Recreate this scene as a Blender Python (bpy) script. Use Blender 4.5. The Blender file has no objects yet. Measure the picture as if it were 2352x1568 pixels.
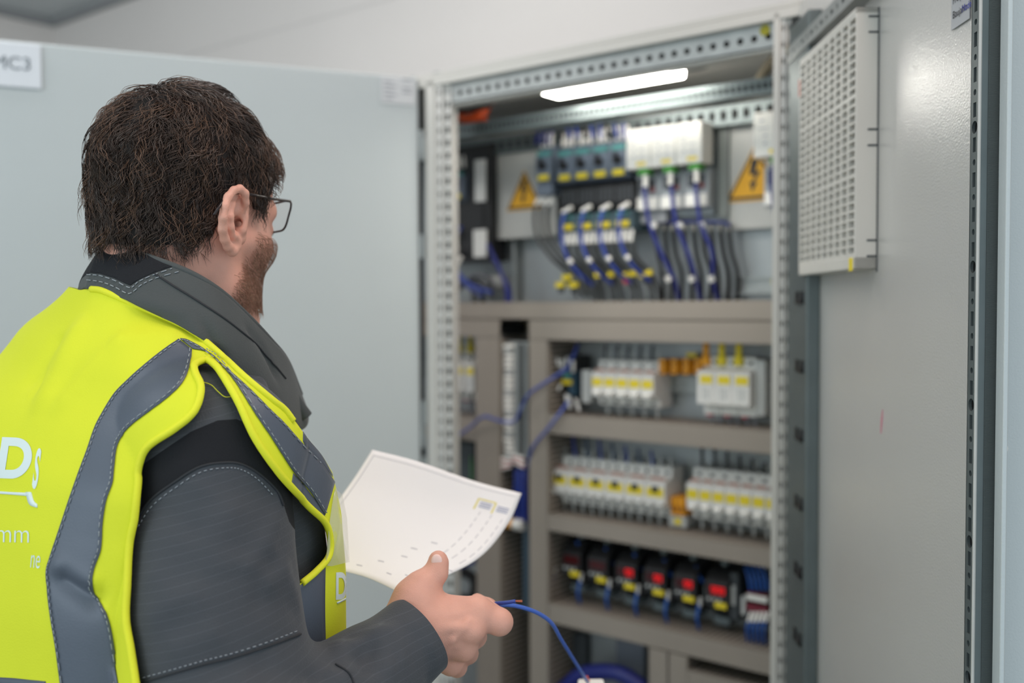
import bpy, bmesh, math, random
import numpy as np
from mathutils import Vector, Matrix
from mathutils.bvhtree import BVHTree

random.seed(7); rng = np.random.default_rng(7)
S = bpy.context.scene; COL = S.collection
PI = math.pi
# ------------------------------------------------------------------ camera
F = 2352 * 35 / 36.0; CX, CY = 1176, 784
_p = math.atan(80 / F); _rho = .004
cf = np.array([0, math.cos(_p), -math.sin(_p)]); _u = np.array([0, math.sin(_p), math.cos(_p)]); _r = np.array([1., 0, 0])
cR = _r - _rho * _u; cR /= np.linalg.norm(cR); cU = np.cross(cR, cf)
CAM = np.array([0, 0, 1.55])
cam = bpy.data.cameras.new('camera'); co = bpy.data.objects.new('camera', cam); COL.objects.link(co); S.camera = co
cam.lens = 35; cam.sensor_width = 36; cam.clip_start = .05
m = Matrix.Identity(4)
for i in range(3):
    m[i][0] = cR[i]; m[i][1] = cU[i]; m[i][2] = -cf[i]; m[i][3] = CAM[i]
co.matrix_world = m
cam.dof.use_dof = True; cam.dof.focus_distance = .90; cam.dof.aperture_fstop = 3.0

def ray(x, y): return cf + (x - CX) / F * cR - (y - CY) / F * cU
def W(x, y, Y):                       # photo pixel + distance into the room -> point
    d = ray(x, y); return CAM + d * (Y / d[1])
def proj(P):
    v = np.asarray(P) - CAM; k = v @ cf
    return np.stack([CX + F * (v @ cR) / k, CY - F * (v @ cU) / k], -1)

# ------------------------------------------------------------------ world, lights, exposure
S.view_settings.view_transform = 'Standard'; S.view_settings.look = 'None'
S.view_settings.exposure = 0.0; S.view_settings.gamma = 1.0; S.view_settings.use_curve_mapping = False
wd = bpy.data.worlds.new('world'); S.world = wd; wd.use_nodes = True
bg = wd.node_tree.nodes['Background']; bg.inputs[0].default_value = (.80, .93, 1, 1); bg.inputs[1].default_value = .98
CEILZ0 = 2.84
def area(name, loc, target, sx, sy, power, col):
    l = bpy.data.lights.new(name, 'AREA'); l.shape = 'RECTANGLE'; l.size = sx; l.size_y = sy; l.energy = power; l.color = col
    o = bpy.data.objects.new(name, l); COL.objects.link(o); o.location = loc
    o.rotation_euler = (Vector(target) - Vector(loc)).to_track_quat('-Z', 'Y').to_euler(); return o
area('window_light', (-2.6, -1.6, 2.0), (-.2, 1.2, 1.3), 2.0, 1.6, 25, (.88, .97, 1))
area('unseen_overhead_light', (-1.2, .3, CEILZ0 - .04), (-1.1, .6, 0), 1.2, .5, 7.5, (.98, 1, .98))  # added overhead fill, out of view, brightens the top of the vest
area('unseen_overhead_light', (.45, .75, CEILZ0 - .04), (.2, 1.0, 0), 1.2, .5, 13.5, (1, .80, .72))
area('unseen_overhead_light', (-.6, 2.1, CEILZ0 - .04), (-.6, 2.3, 1.0), 1.2, .5, 9, (1, .94, .92))  # added light, unseen, that brightens the back wall
area('unseen_overhead_light', (-1.7, 1.6, CEILZ0 - .08), (-1.6, 3.2, 1.9), 1.2, .4, 18, (1, .97, .96))  # another added unseen light, lifts the left part of the back wall

# ------------------------------------------------------------------ materials
def lin(c): return tuple(((v / 255) / 12.92 if v / 255 <= .04045 else ((v / 255 + .055) / 1.055) ** 2.4) for v in c)
MATS = {}
def mat(name, rgb, rough=.5, metal=0, bump=0, bscale=200, var=0, vscale=8, emit=0, spec=.5, alpha=1, trans=0, coat=0, sheen=0, stretch=None, sss=0):
    if name in MATS: return MATS[name]
    M = bpy.data.materials.new(name); M.use_nodes = True; nt = M.node_tree; B = nt.nodes['Principled BSDF']
    c = (*lin(rgb), 1); B.inputs['Base Color'].default_value = c
    B.inputs['Roughness'].default_value = rough; B.inputs['Metallic'].default_value = metal
    B.inputs['Specular IOR Level'].default_value = spec
    tc = nt.nodes.new('ShaderNodeTexCoord'); vec = tc.outputs['Object']
    if stretch:
        mp = nt.nodes.new('ShaderNodeMapping'); mp.inputs['Scale'].default_value = stretch; nt.links.new(vec, mp.inputs[0]); vec = mp.outputs[0]
    if bump:
        n = nt.nodes.new('ShaderNodeTexNoise'); n.inputs['Scale'].default_value = bscale; n.inputs['Detail'].default_value = 3
        nt.links.new(vec, n.inputs['Vector'])
        b = nt.nodes.new('ShaderNodeBump'); b.inputs['Strength'].default_value = bump; b.inputs['Distance'].default_value = .001
        nt.links.new(n.outputs[0], b.inputs['Height']); nt.links.new(b.outputs[0], B.inputs['Normal']); nt.links.new(b.outputs[0], B.inputs['Coat Normal'])
    # every surface gets a procedural tone variation
    n = nt.nodes.new('ShaderNodeTexNoise'); n.inputs['Scale'].default_value = vscale; n.inputs['Detail'].default_value = 4
    nt.links.new(vec, n.inputs['Vector'])
    r = nt.nodes.new('ShaderNodeMapRange'); r.inputs[1].default_value = .3; r.inputs[2].default_value = .7
    v = var or .03; r.inputs[3].default_value = 1 - v; r.inputs[4].default_value = 1 + v
    nt.links.new(n.outputs[0], r.inputs[0])
    mx = nt.nodes.new('ShaderNodeVectorMath'); mx.operation = 'SCALE'; mx.inputs[0].default_value = c[:3]
    nt.links.new(r.outputs[0], mx.inputs['Scale']); nt.links.new(mx.outputs[0], B.inputs['Base Color'])
    if emit: B.inputs['Emission Color'].default_value = c; B.inputs['Emission Strength'].default_value = emit
    if alpha < 1: B.inputs['Alpha'].default_value = alpha
    if trans: B.inputs['Transmission Weight'].default_value = trans
    if coat: B.inputs['Coat Weight'].default_value = coat; B.inputs['Coat Roughness'].default_value = .27
    if sheen: B.inputs['Sheen Weight'].default_value = sheen; B.inputs['Sheen Roughness'].default_value = .4
    if sss: B.inputs['Subsurface Weight'].default_value = sss; B.inputs['Subsurface Radius'].default_value = (.008, .003, .0015); B.inputs['Subsurface Scale'].default_value = .6
    MATS[name] = M; return M
PAINT = mat('cabinet_paint', (196, 194, 188), .38, bump=.18, bscale=420, var=.012)
PAINTD = mat('door_inner_paint', (196, 194, 190), .23, bump=.45, bscale=420, var=.012, spec=.7, coat=.7)
PAINTB = mat('door_outer_paint', (196, 203, 204), .34, bump=.25, bscale=420, var=.01)
ZINC = mat('zinc_plated_steel', (158, 162, 161), .45, metal=.6, var=.08, vscale=30)
ZINCD = mat('zinc_dark', (106, 115, 116), .45, metal=.6, var=.06, vscale=25)
ZINCL = mat('zinc_light', (196, 195, 191), .5, metal=.15, var=.05, vscale=40)
PLATE = mat('mounting_plate_steel', (160, 164, 165), .42, metal=.55, var=.06, vscale=6)
DUCT = mat('duct_plastic', (151, 142, 132), .55, var=.03)
DARK = mat('near_black', (22, 23, 24), .8)  # near-black, also the painted shade inside hollow parts
BLACK = mat('black_plastic', (30, 30, 32), .45, var=.05)
BLACKS = mat('black_cable', (26, 26, 28), .4)
WHITE = mat('white_plastic', (225, 224, 220), .4)
WHITEW = mat('white_device', (240, 238, 232), .35)
GREYP = mat('light_grey_plastic', (190, 192, 190), .45)
GBLUE = mat('blue_grey_plastic', (110, 120, 135), .5, var=.08, vscale=60)
DGREY = mat('dark_grey_plastic', (62, 66, 70), .5)
TEAL = mat('teal_plastic', (80, 150, 148), .5)
YEL = mat('yellow_label', (235, 212, 40), .5)
ORG = mat('orange_plastic', (235, 160, 20), .45)
ORED = mat('orange_red_conduit', (200, 75, 25), .5)
RED = mat('red_plastic', (190, 35, 45), .5)
GREEN = mat('green_plastic', (70, 150, 55), .5)
BLUE = mat('blue_cable', (36, 62, 150), .38, spec=.6)
BLUEL = mat('blue_cable_bright', (38, 88, 168), .38)
NAVY = mat('navy_plastic', (32, 42, 120), .4)
WALL = mat('painted_masonry', (212, 209, 206), .8, bump=.3, bscale=40, var=.015, vscale=2)
CEIL = mat('ceiling_board', (196, 202, 204), .85, var=.02)
FLOOR = mat('grey_epoxy_floor', (120, 122, 122), .4, var=.05)
COPPER = mat('copper_strand', (200, 120, 90), .35, metal=.7)
INK = mat('dark_ink', (40, 42, 50), .7)
INKB = mat('blue_ink', (60, 70, 170), .7)
PAPERG = mat('grey_print', (150, 152, 160), .8)

# ------------------------------------------------------------------ mesh builder
class MB:
    def __init__(s): s.v = []; s.f = []
    def add(s, V, Fs):
        n = len(s.v); s.v.extend([tuple(map(float, p)) for p in V]); s.f.extend([tuple(int(i) + n for i in q) for q in Fs]); return s
    def box(s, x0, x1, y0, y1, z0, z1):
        V = [(x, y, z) for z in (z0, z1) for y in (y0, y1) for x in (x0, x1)]
        return s.add(V, [(0, 2, 3, 1), (4, 5, 7, 6), (0, 1, 5, 4), (2, 6, 7, 3), (0, 4, 6, 2), (1, 3, 7, 5)])
    def prism(s, poly, x0, x1):          # poly in (y,z), extruded along x
        n = len(poly); V = [(x0, y, z) for y, z in poly] + [(x1, y, z) for y, z in poly]
        return s.add(V, [tuple(range(n)), tuple(range(2 * n - 1, n - 1, -1))] + [(i, i + n, (i + 1) % n + n, (i + 1) % n) for i in range(n)])
    def prismz(s, poly, y0, y1):         # poly in (x,z), extruded along y
        n = len(poly); V = [(x, y0, z) for x, z in poly] + [(x, y1, z) for x, z in poly]
        return s.add(V, [tuple(range(n)), tuple(range(2 * n - 1, n - 1, -1))] + [(i, i + n, (i + 1) % n + n, (i + 1) % n) for i in range(n)])
    def cyl(s, a, b, r, r2=None, n=12):
        return s.tube([a, b], [r, r if r2 is None else r2], n)
    def tube(s, pts, r, n=8, cap=True):
        P = np.array(pts, float); k = len(P); R = np.full(k, r) if np.isscalar(r) else np.array(r, float)
        T = np.gradient(P, axis=0); T /= np.linalg.norm(T, axis=1)[:, None] + 1e-12
        up = np.array([0, 0, 1.]) if abs(T[0][2]) < .9 else np.array([1., 0, 0])
        nx = np.cross(T[0], up); nx /= np.linalg.norm(nx); V = []
        for i in range(k):
            nx = nx - T[i] * (nx @ T[i]); nx /= np.linalg.norm(nx) + 1e-12; ny = np.cross(T[i], nx)
            for j in range(n):
                a = 2 * PI * j / n; V.append(P[i] + R[i] * (math.cos(a) * nx + math.sin(a) * ny))
        Fs = [(i * n + j, i * n + (j + 1) % n, (i + 1) * n + (j + 1) % n, (i + 1) * n + j) for i in range(k - 1) for j in range(n)]
        if cap: Fs += [tuple(range(n - 1, -1, -1)), tuple(range((k - 1) * n, k * n))]
        return s.add(V, Fs)
    def cell(s, a0, a1, b0, b1, ca, cb, shp, mp, depth=.003):
        # flat rectangular cell with one real hole; shp=('r',hw,hh) or ('c',r); mp(a,b,d)->xyz
        ang = set(np.round(np.linspace(0, 2 * PI, 16, endpoint=False), 5))
        for x, y in ((a0, b0), (a1, b0), (a1, b1), (a0, b1)): ang.add(round(math.atan2(y - cb, x - ca) % (2 * PI), 5))
        if shp[0] == 'r':
            for sx in (-1, 1):
                for sy in (-1, 1): ang.add(round(math.atan2(sy * shp[2], sx * shp[1]) % (2 * PI), 5))
        ang = sorted(ang); V = []; n = len(ang)
        for t in ang:
            c, q = math.cos(t), math.sin(t)
            k = min([(a1 - ca) / c if c > 1e-9 else (a0 - ca) / c if c < -1e-9 else 9, (b1 - cb) / q if q > 1e-9 else (b0 - cb) / q if q < -1e-9 else 9])
            h = shp[1] if shp[0] == 'c' else min(shp[1] / abs(c) if abs(c) > 1e-9 else 9, shp[2] / abs(q) if abs(q) > 1e-9 else 9)
            V += [mp(ca + k * c, cb + k * q, 0), mp(ca + h * c, cb + h * q, 0), mp(ca + h * c, cb + h * q, depth)]
        Fs = []
        for i in range(n):
            j = (i + 1) % n; Fs += [(3 * i, 3 * j, 3 * j + 1, 3 * i + 1), (3 * i + 1, 3 * j + 1, 3 * j + 2, 3 * i + 2)]
        return s.add(V, Fs)
    def build(s, name, material, parent=None, smooth=False, bevel=0, matrix=None):
        me = bpy.data.meshes.new(name); me.from_pydata(s.v, [], s.f); me.materials.append(material); me.update()
        if smooth: me.shade_smooth()
        o = bpy.data.objects.new(name, me); COL.objects.link(o)
        if parent: o.parent = parent
        if matrix is not None: o.matrix_world = matrix
        if bevel:
            b = o.modifiers.new('bevel', 'BEVEL'); b.width = bevel; b.segments = 2; b.limit_method = 'ANGLE'
        return o
def cyls(name, m_, parent, L):
    for q in L: MB().cyl(*q).build(name, m_, parent)
def tag(o, label=None, cat=None, group=None, kind=None):
    if label: o['label'] = label
    if cat: o['category'] = cat
    if group: o['group'] = group
    if kind: o['kind'] = kind
    return o
def empty(name, M, label, cat, group=None):
    o = bpy.data.objects.new(name, None); COL.objects.link(o); o.empty_display_size = .02
    o.matrix_world = M; return tag(o, label, cat, group)
def copy_tree(o, parent=None):
    c = o.copy(); COL.objects.link(c); c.parent = parent
    for ch in [k for k in o.children]: copy_tree(ch, c)
    return c
def nth(i, n):
    w = ['leftmost', 'second from the left', 'third from the left', 'fourth from the left', 'fifth from the left', 'sixth from the left', 'seventh from the left', 'eighth from the left', 'ninth from the left', 'tenth from the left', 'eleventh from the left', 'twelfth from the left', 'thirteenth from the left']
    return 'rightmost' if i == n - 1 else w[i]
def smooth_path(pts, n=24):
    P = np.array(pts, float); k = len(P)
    if k < 3: return P
    Q = np.vstack([2 * P[0] - P[1], P, 2 * P[-1] - P[-2]]); out = []
    per = max(2, n // (k - 1))
    for i in range(1, k):
        for j in range(per):
            t = j / per; a, b, c, d = Q[i - 1], Q[i], Q[i + 1], Q[i + 2]
            out.append(.5 * (2 * b + (c - a) * t + (2 * a - 5 * b + 4 * c - d) * t * t + (3 * b - a - 3 * c + d) * t ** 3))
    out.append(P[-1]); return np.array(out)
def text_mesh(txt, size, extrude=0.0, font_shear=0, offset=0):
    cu = bpy.data.curves.new('txt', 'FONT'); cu.body = txt; cu.size = size; cu.extrude = extrude; cu.shear = font_shear; cu.offset = offset
    o = bpy.data.objects.new('txt', cu); COL.objects.link(o); dg = bpy.context.evaluated_depsgraph_get(); dg.update()
    me = o.evaluated_get(dg).to_mesh(); V = [tuple(v.co) for v in me.vertices]; Fs = [tuple(p.vertices) for p in me.polygons]
    o.evaluated_get(dg).to_mesh_clear(); bpy.data.objects.remove(o); bpy.data.curves.remove(cu); return V, Fs

# ------------------------------------------------------------------ room frame of the cabinet row
AZ = math.atan((1176 + 1690) / F)
eX = np.array([math.sin(AZ), -math.cos(AZ), 0]); nY = np.array([math.cos(AZ), math.sin(AZ), 0]); D0 = 1.541
UL = -1.46094
ROTZ = math.atan2(-math.cos(AZ), math.sin(AZ))
def Pw(u, w, z): return eX * (u + UL) + nY * (D0 + w) + np.array([0, 0, z])
def TC(u, w, z): return Matrix.Translation(Vector(Pw(u, w, z))) @ Matrix.Rotation(ROTZ, 4, 'Z')
def C(x, y, w):
    d = ray(x, y); P = CAM + d * ((D0 + w - CAM @ nY) / (d @ nY)); return float(P @ eX - UL), float(P[2])
M0 = TC(0, 0, 0)

# ------------------------------------------------------------------ setting
def struct(name, mb, material, matrix=None, **k): o = mb.build(name, material, matrix=matrix, **k); tag(o, kind='structure'); return o
WB = .80
uL, CEILZ = C(125, 46, WB)         # the corner of the room seen at upper left
# distance of the back wall so the ceiling corner falls where it does
struct('wall_back', MB().box(uL, 3.2, WB, WB + .12, 0, CEILZ), WALL, M0)
struct('wall_left', MB().box(uL - .12, uL, -4.5, WB + .12, 0, CEILZ), WALL, M0)
struct('ceiling', MB().box(uL - .12, 3.2, -4.5, WB + .12, CEILZ, CEILZ + .1), CEIL, M0)
struct('floor', MB().box(uL - .12, 3.2, -4.5, WB + .12, -.1, 0), FLOOR, M0)
struct('trim_1', MB().box(uL, 3.2, WB - .03, WB, CEILZ - .035, CEILZ)  .box(uL, uL + .03, -4.5, WB - .03, CEILZ - .035, CEILZ), mat('trim_grey', (140, 143, 145), .7), M0)
pipe = MB().cyl((uL + .015, .25, 1.9), (uL + .015, .25, CEILZ - .04), .012).box(uL, uL + .04, .23, .27, CEILZ - .16, CEILZ - .12).build('conduit_pipe', mat('pipe_grey', (150, 152, 155), .5), matrix=M0)
tag(pipe, 'thin grey conduit running down the side wall below the ceiling corner', 'pipe')
# faint joints of the masonry panels, real shallow grooves filled with darker mortar
g = MB()
for z in (2.28, 2.56): g.box(uL + .01, 3.1, WB - .0012, WB, z, z + .006)
for u in (-.9, .55, 2.0): g.box(u, u + .006, WB - .0012, WB, 2.02, 2.28)
struct('trim_2', g, mat('mortar', (196, 194, 192), .9), M0)

# ------------------------------------------------------------------ the switch cabinet
cab = empty('switch_cabinet', M0, 'open light grey steel control cabinet full of wiring in the middle', 'cabinet')
TOP = 2.024
PW = .058
# left upright: outer box, folded perforated flange facing the room
def perf_post(x0, x1, y, zlo, zhi, pitch, holes, depth=.0025, dirn=1):
    mb = MB(); z = zlo
    mp = lambda a, b, d: (a, y + dirn * d, b)
    while z < zhi - 1e-6:
        z2 = min(z + pitch, zhi)
        if holes and z2 - z > pitch * .9: mb.cell(x0, x1, z, z2, (x0 + x1) / 2, (z + z2) / 2, holes, mp, depth)
        else: mb.add([(x0, y, z), (x1, y, z), (x1, y, z2), (x0, y, z2)], [(0, 1, 2, 3)])
        z = z2
    return mb
def upright(name, x0, x1, lab=None):
    w = x1 - x0
    b = MB(); b.box(x0, x0 + w * .40, 0, .03, .05, TOP); b.box(x0, x1, .020, .024, .05, TOP)
    o = b.build(name, PAINT, cab, bevel=.0015)
    f = perf_post(x0 + w * .40, x0 + w * .68, .004, .05, TOP, .0265, ('r', min(.0030, w * .06), .0045)); f2 = perf_post(x0 + w * .68, x1, .0095, .05, TOP, .0265, ('r', min(.0052, w * .085), .0062))
    f.add(f2.v, f2.f); f.box(x1 - .002, x1, .0095, .03, .05, TOP)
    f.add([(x0 + w * .68, .004, .05), (x0 + w * .68, .0095, .05), (x0 + w * .68, .0095, TOP), (x0 + w * .68, .004, TOP)], [(0, 1, 2, 3)])
    f.build('perforated_flange', ZINCL, o)
    MB().box(x0 + w * .41, x1 - .003, .0128, .0195, .06, TOP - .01).build('shade_backing', DARK if w > .05 else ZINCD, o)  # solid backing paints the shade behind the punched holes
    return o
upright('left_upright', 0.0, .0645)
upright('right_upright', .776, .805)
# top front rail with its row of round holes
t = MB().box(-.3, .83, 0, .03, TOP - .012, TOP + .006); t.box(.0, .80, .018, .05, TOP - .056, TOP - .05)
tr = t.build('top_rail', PAINT, cab, bevel=.002)
mb = MB(); x = .05
while x < .775:
    x2 = x + .025; mb.cell(x, x2, TOP - .05, TOP - .012, (x + x2) / 2, TOP - .033, ('c', .0058), lambda a, b, d: (a, .012 + d, b), .004); x = x2
mb.build('perforated_flange', ZINC, tr); MB().box(.05, .775, .0175, .02, TOP - .05, TOP - .012).build('shade_backing', DARK, tr)  # dark backing stands in for shade behind the round holes
# roof, side wall, back wall, mounting plate
MB().box(-.8, .82, .0, .50, TOP + .006, TOP + .014).build('roof_panel', PAINT, cab)
MB().box(.806, .812, .03, .50, .05, TOP).build('side_panel', PAINT, cab)
MB().box(-.8, .812, .494, .50, .05, TOP).build('back_panel', ZINCD, cab)
MB().box(-.8, .812, 0, .50, 0, .05).build('plinth', DARK, cab)
MB().box(-.62, .775, .352, .355, .12, C(1280, 306, .352)[1] + .01).build('mounting_plate', PLATE, cab)
# cross rails under the roof: punched U sections
def punched_rail(y, z, x0=-.3, x1=.80, h=.028, m_=ZINCL, pitch=.0125):
    mb = MB(); x = x0
    while x < x1 - 1e-6:
        mb.cell(x, x + pitch, z, z + h, x + pitch / 2, z + h / 2, ('r', pitch * .27, h * .28), lambda a, b, d: (a, y + d, b), .003); x += pitch
    mb.box(x0, x1, y, y + .02, z - .003, z); mb.box(x0, x1, y, y + .02, z + h, z + h + .003)
    o = mb.build('cross_rail', m_, cab); MB().box(x0, x1, y + .004, y + .006, z, z + h).build('shade_backing', DARK, o); return o  # dark sheet paints the shade inside the punched rail
punched_rail(.125, 1.928, h=.022, m_=ZINCD)
punched_rail(.30, 1.915, h=.034, m_=ZINCD, pitch=.025)
MB().box(-.3, .8, .150, .175, 1.924, 1.929).build('cable_shelf', ZINC, cab)
MB().box(-.3, .80, .340, .349, 1.80, 1.865).build('upper_crossmember', ZINCD, cab)
# lifting bolts on the roof edge
for px, py in ((1006, 160), (952, 172)):
    u, z = C(px, py, .02); MB().cyl((u, .02, TOP), (u, .02, TOP + .018), .007).cyl((u, .02, TOP + .012), (u, .02, TOP + .02), .011, n=6).build('roof_bolt', ZINC, cab)
# hinges on the right upright
for z0 in (1.90, 1.80, 1.28, 1.12):
    MB().box(.808, .828, -.008, .012, z0, z0 + .035).cyl((.825, -.004, z0 - .004), (.825, -.004, z0 + .04), .005).build('hinge', ZINC, cab)
for z0 in (1.86, 1.30, 1.18):
    MB().box(-.014, .0, -.004, .014, z0, z0 + .05).build('hinge', ZINC, cab)
MB().box(.805, .830, .004, .018, .05, TOP).build('rubber_seal', mat('dark_rubber', (45, 48, 48), .8), cab)
# inner frame: hanging vertical strut between the plates on the left
for u0 in (C(1183, 600, .34)[0],):
    MB().box(u0, u0 + .008, .33, .345, 1.50, 1.86).build('strut', ZINC, cab)

# ------------------------------------------------------------------ cabinet lamp
lu0, lz0 = C(1262, 196, .07); lu1, lz1 = C(1556, 152, .07)
zl = (lz0 + lz1) / 2
lp = empty('cabinet_lamp', TC((lu0 + lu1) / 2, .07, zl), 'bright white strip lamp glowing under the cabinet roof', 'lamp')
L = (lu1 - lu0) / 2
MB().box(-L - .01, L + .06, -.028, .038, .012, .03).build('lamp_housing', BLACK, lp, bevel=.003)
LAMP = mat('lamp_glow', (255, 250, 240), .4, emit=28)
MB().prism([(-.030, .012), (-.038, -.004), (-.028, -.020), (.030, -.020), (.036, .012)], -L, L).build('diffuser', LAMP, lp, bevel=.004)
kl = MB().box(L + .005, L + .10, -.03, .04, -.002, .03).build('switch_block', BLACK, lp, bevel=.004)

# ------------------------------------------------------------------ wiring ducts
WD = .232; WP = .352; KD = (D0 + WD) / (D0 + .27)      # ducts were measured on the plane .27
def duct(x0, x1, z0, z1, label, vertical=False):
    x0, x1 = [-UL + (x + UL) * KD for x in (x0, x1)]; z0, z1 = [1.55 + (z - 1.55) * KD for z in (z0, z1)]
    lx, lz = x1 - x0, z1 - z0
    o = empty('wiring_duct', TC(x0, WD, z0), label, 'cable duct', 'grey slotted wiring ducts on the mounting plate')
    c = MB().box(0, lx, 0, .003, 0, lz)
    if vertical: c.box(0, .002, 0, .012, 0, lz).box(lx - .002, lx, 0, .012, 0, lz)
    else: c.box(0, lx, 0, .012, 0, .002).box(0, lx, 0, .012, lz - .002, lz)
    c.build('cover', DUCT, o, bevel=.0008)
    b = MB().box(0, lx, .113, .116, 0, lz); pitch = .0125; t = 0
    if vertical:
        while t < lz - .009:
            b.box(.002, .0035, .012, .113, t, t + .0085).box(lx - .0035, lx - .002, .012, .113, t, t + .0085); t += pitch
    else:
        while t < lx - .009:
            b.box(t, t + .0085, .012, .113, .002, .0035).box(t, t + .0085, .012, .113, lz - .0035, lz - .002); t += pitch
    b.build('slotted_body', DUCT, o)
    MB().box(.008, lx - .008, .02, .110, .008, lz - .010).build('shade_fill', DARK, o); return o  # dark block paints the shaded inside of the duct
z_t, z_s, z_o = 1.561, 1.5215, 1.4745
duct(-.45, .775, z_s, z_t, 'wide grey duct cover spanning the cabinet under the upper device plate')
duct(.066, .775, z_o, z_s - .0015, 'grey duct directly below the wide one, above the first breaker row')
duct(-.45, -.022, z_o + .003, z_s - .0015, 'short grey duct piece at upper left, left of the terminal strip')
duct(.119, .775, 1.262, 1.307, 'grey duct below the first row of breakers')
duct(.119, .775, 1.040, 1.078, 'grey duct below the second row of breakers')
duct(.119, .775, .829, .874, 'grey duct below the row of black relays with red displays')
duct(.065, .1185, .2, z_o - .001, 'vertical grey duct right of the tall terminal strip', True)
duct(-.097, -.022, .2, z_o + .002, 'vertical grey duct left of the tall terminal strip', True)
duct(-.45, -.098, C(1062, 1010, .27)[1], C(1062, 958, .27)[1], 'short grey duct below the three yellow-plugged devices at left')
bu = [C(x, 1540, .27)[0] for x in (1490, 1533, 1536, 1579)]
duct(bu[0], bu[1], .2, .827, 'left one of two vertical ducts at the bottom of the cabinet', True)
duct(bu[2], bu[3], .2, .827, 'right one of two vertical ducts at the bottom of the cabinet', True)
duct(bu[3], .775, .755, .80, 'lowest grey duct at the bottom right of the cabinet')

# DIN rails
def rail(x0, x1, z, label, w=.338):
    o = MB().box(x0, x1, w, w + .002, z - .0175, z + .0175).box(x0, x1, w - .006, w + .0, z - .0175, z - .0125).box(x0, x1, w - .006, w, z + .0125, z + .0175).build('mounting_rail', ZINC, matrix=M0)
    tag(o, label, 'rail', 'steel mounting rails behind the devices'); return o
rail(.13, .77, 1.385, 'steel mounting rail behind the first row of breakers')
rail(.13, .77, 1.16, 'steel mounting rail behind the second row of breakers')
rail(.13, .77, .945, 'steel mounting rail behind the black relays')
rail(C(1690, 655, .34)[0], .77, C(1740, 655, .338)[1], 'bare steel rail right of the black cables, above the wide duct')
rail(-.4, -.1, 1.40, 'steel mounting rail behind the three devices at left')

# ------------------------------------------------------------------ device builders (local x right, y into cabinet, z up)
def breaker(w, h=.098, yel=True, lever=False):
    o = empty('circuit_breaker', Matrix.Identity(4), '', 'circuit breaker')
    d = .08; n = h * .22
    prof = [(d, -h / 2), (.03, -h / 2), (.026, -h * .30), (.004, -n - .002), (0, -n + .002), (0, n), (.012, n + .004), (.03, n + .008), (.03, h / 2 - .004), (.034, h / 2), (d, h / 2)]
    MB().prism(prof[::-1], .0006, w - .0006).build('housing', WHITE, o, bevel=.001)
    k = max(1, round(w / .026))
    for j in range(k):
        x = w * (j + .5) / k; cyls('terminal_screw', DGREY, o, [((x, .029, h * .38), (x, .0335, h * .38), .0048), ((x, .0255, -h * .42), (x, .031, -h * .42), .0042)])
    MB().box(w * .10, w * .90, -.0008, .001, n * -.30, n * .50).build('label', YEL, o)
    lv = MB()
    for j in range(k):
        x = w * (j + .5) / k; lv.prism([(0, -n + .006), (-.008, -n + .001), (-.007, -n - .006), (.006, -n - .006)], x - w * .3 / k, x + w * .3 / k)
    lv.build('lever', WHITE if not lever else GREYP, o, bevel=.0008)
    if lever: MB().box(w * .36, w * .66, -.0016, 0, n * .08, n * .66).build('indicator', BLACK, o)
    MB().box(w * .15, w * .85, .011, .0132, n + .005, n + .009).build('red_stripe', mat('rust_print', (170, 110, 90), .6), o)
    for j in range(k):
        x = w * (j + .5) / k
        cyls('ferrule', GREYP, o, [((x, .04, -h / 2 - .001), (x + .001, .042, -h / 2 - .022), .0032), ((x, .045, h / 2 + .018), (x, .045, h / 2), .003)])
    return o
def row(make, n, u0, u1, zc, w, name, label, group):
    pw = (u1 - u0) / n; proto = make(pw)
    for i in range(n):
        o = proto if i == 0 else copy_tree(proto)
        o.matrix_world = TC(u0 + pw * i, w, zc); tag(o, label % nth(i, n), group=group)
# first row: five breakers
WB1 = .262
ua, za = C(1358, 885, WB1); ub, zb = C(1490, 885, WB1)
row(lambda w: breaker(w), 5, ua, ub + .012, (za + zb) / 2 + .003, WB1, 'b', 'white breaker with yellow label in the top row, %s of five', 'five white breakers of the top row')
ua, za = C(1263, 1105, WB1); ub, zb = C(1528, 1105, WB1)
row(lambda w: breaker(w, .105, lever=True), 6, ua, ub, C(1290, 1105, WB1)[1] - .0, WB1, 'b', 'wide white middle-row breaker with black-yellow label, %s of six', 'six wide white breakers of the middle row')
ua, za = C(1576, 1150, WB1); ub, zb = C(1790, 1150, WB1)
row(lambda w: breaker(w, .105), 7, ua, ub, C(1600, 1138, WB1)[1], WB1, 'b', 'narrow white breaker in the right middle-row group, %s', 'seven narrow white breakers right of the orange terminals')
# wires above the breakers
def wire(pts, r, m_, label, group, name='wire', cat='wire', world=False, n=8, k=24):
    P = smooth_path(pts, k)
    o = MB().tube(P, r, n).build(name, m_, smooth=True, matrix=None if world else M0); return tag(o, label, cat, group)
def cw(px, py, w): u, z = C(px, py, w); return (u, w, z)
for i in range(8):
    x = 1292 + i * 30; y = 1015 + i * 6
    wire([cw(x, y + 30, .30), cw(x - 3, y + 5, .30), cw(x - 6, y - 22, .31)], .003, BLUE if i % 2 else mat('steel_blue_cable', (70, 90, 115), .4), 'short wire above the wide middle breakers, %s' % nth(i, 8), 'wires above the wide middle breakers')
for i in range(7):
    x = 1612 + i * 29; y = 1060 + i * 8
    wire([cw(x, y + 30, .30), cw(x + 1, y - 8, .30), cw(x, y - 38, .31)], .0034, BLACKS, 'short black wire above the narrow middle breakers, %s' % nth(i, 7), 'black wires above the narrow middle breakers')
for i in range(5):
    x = 1392 + i * 27
    wire([cw(x, 835, .30), cw(x - 2, 812, .30), cw(x, 793, .31)], .003, DGREY, 'short dark wire above the top row breakers, %s' % nth(i, 5), 'dark wires above the top row breakers')
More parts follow.
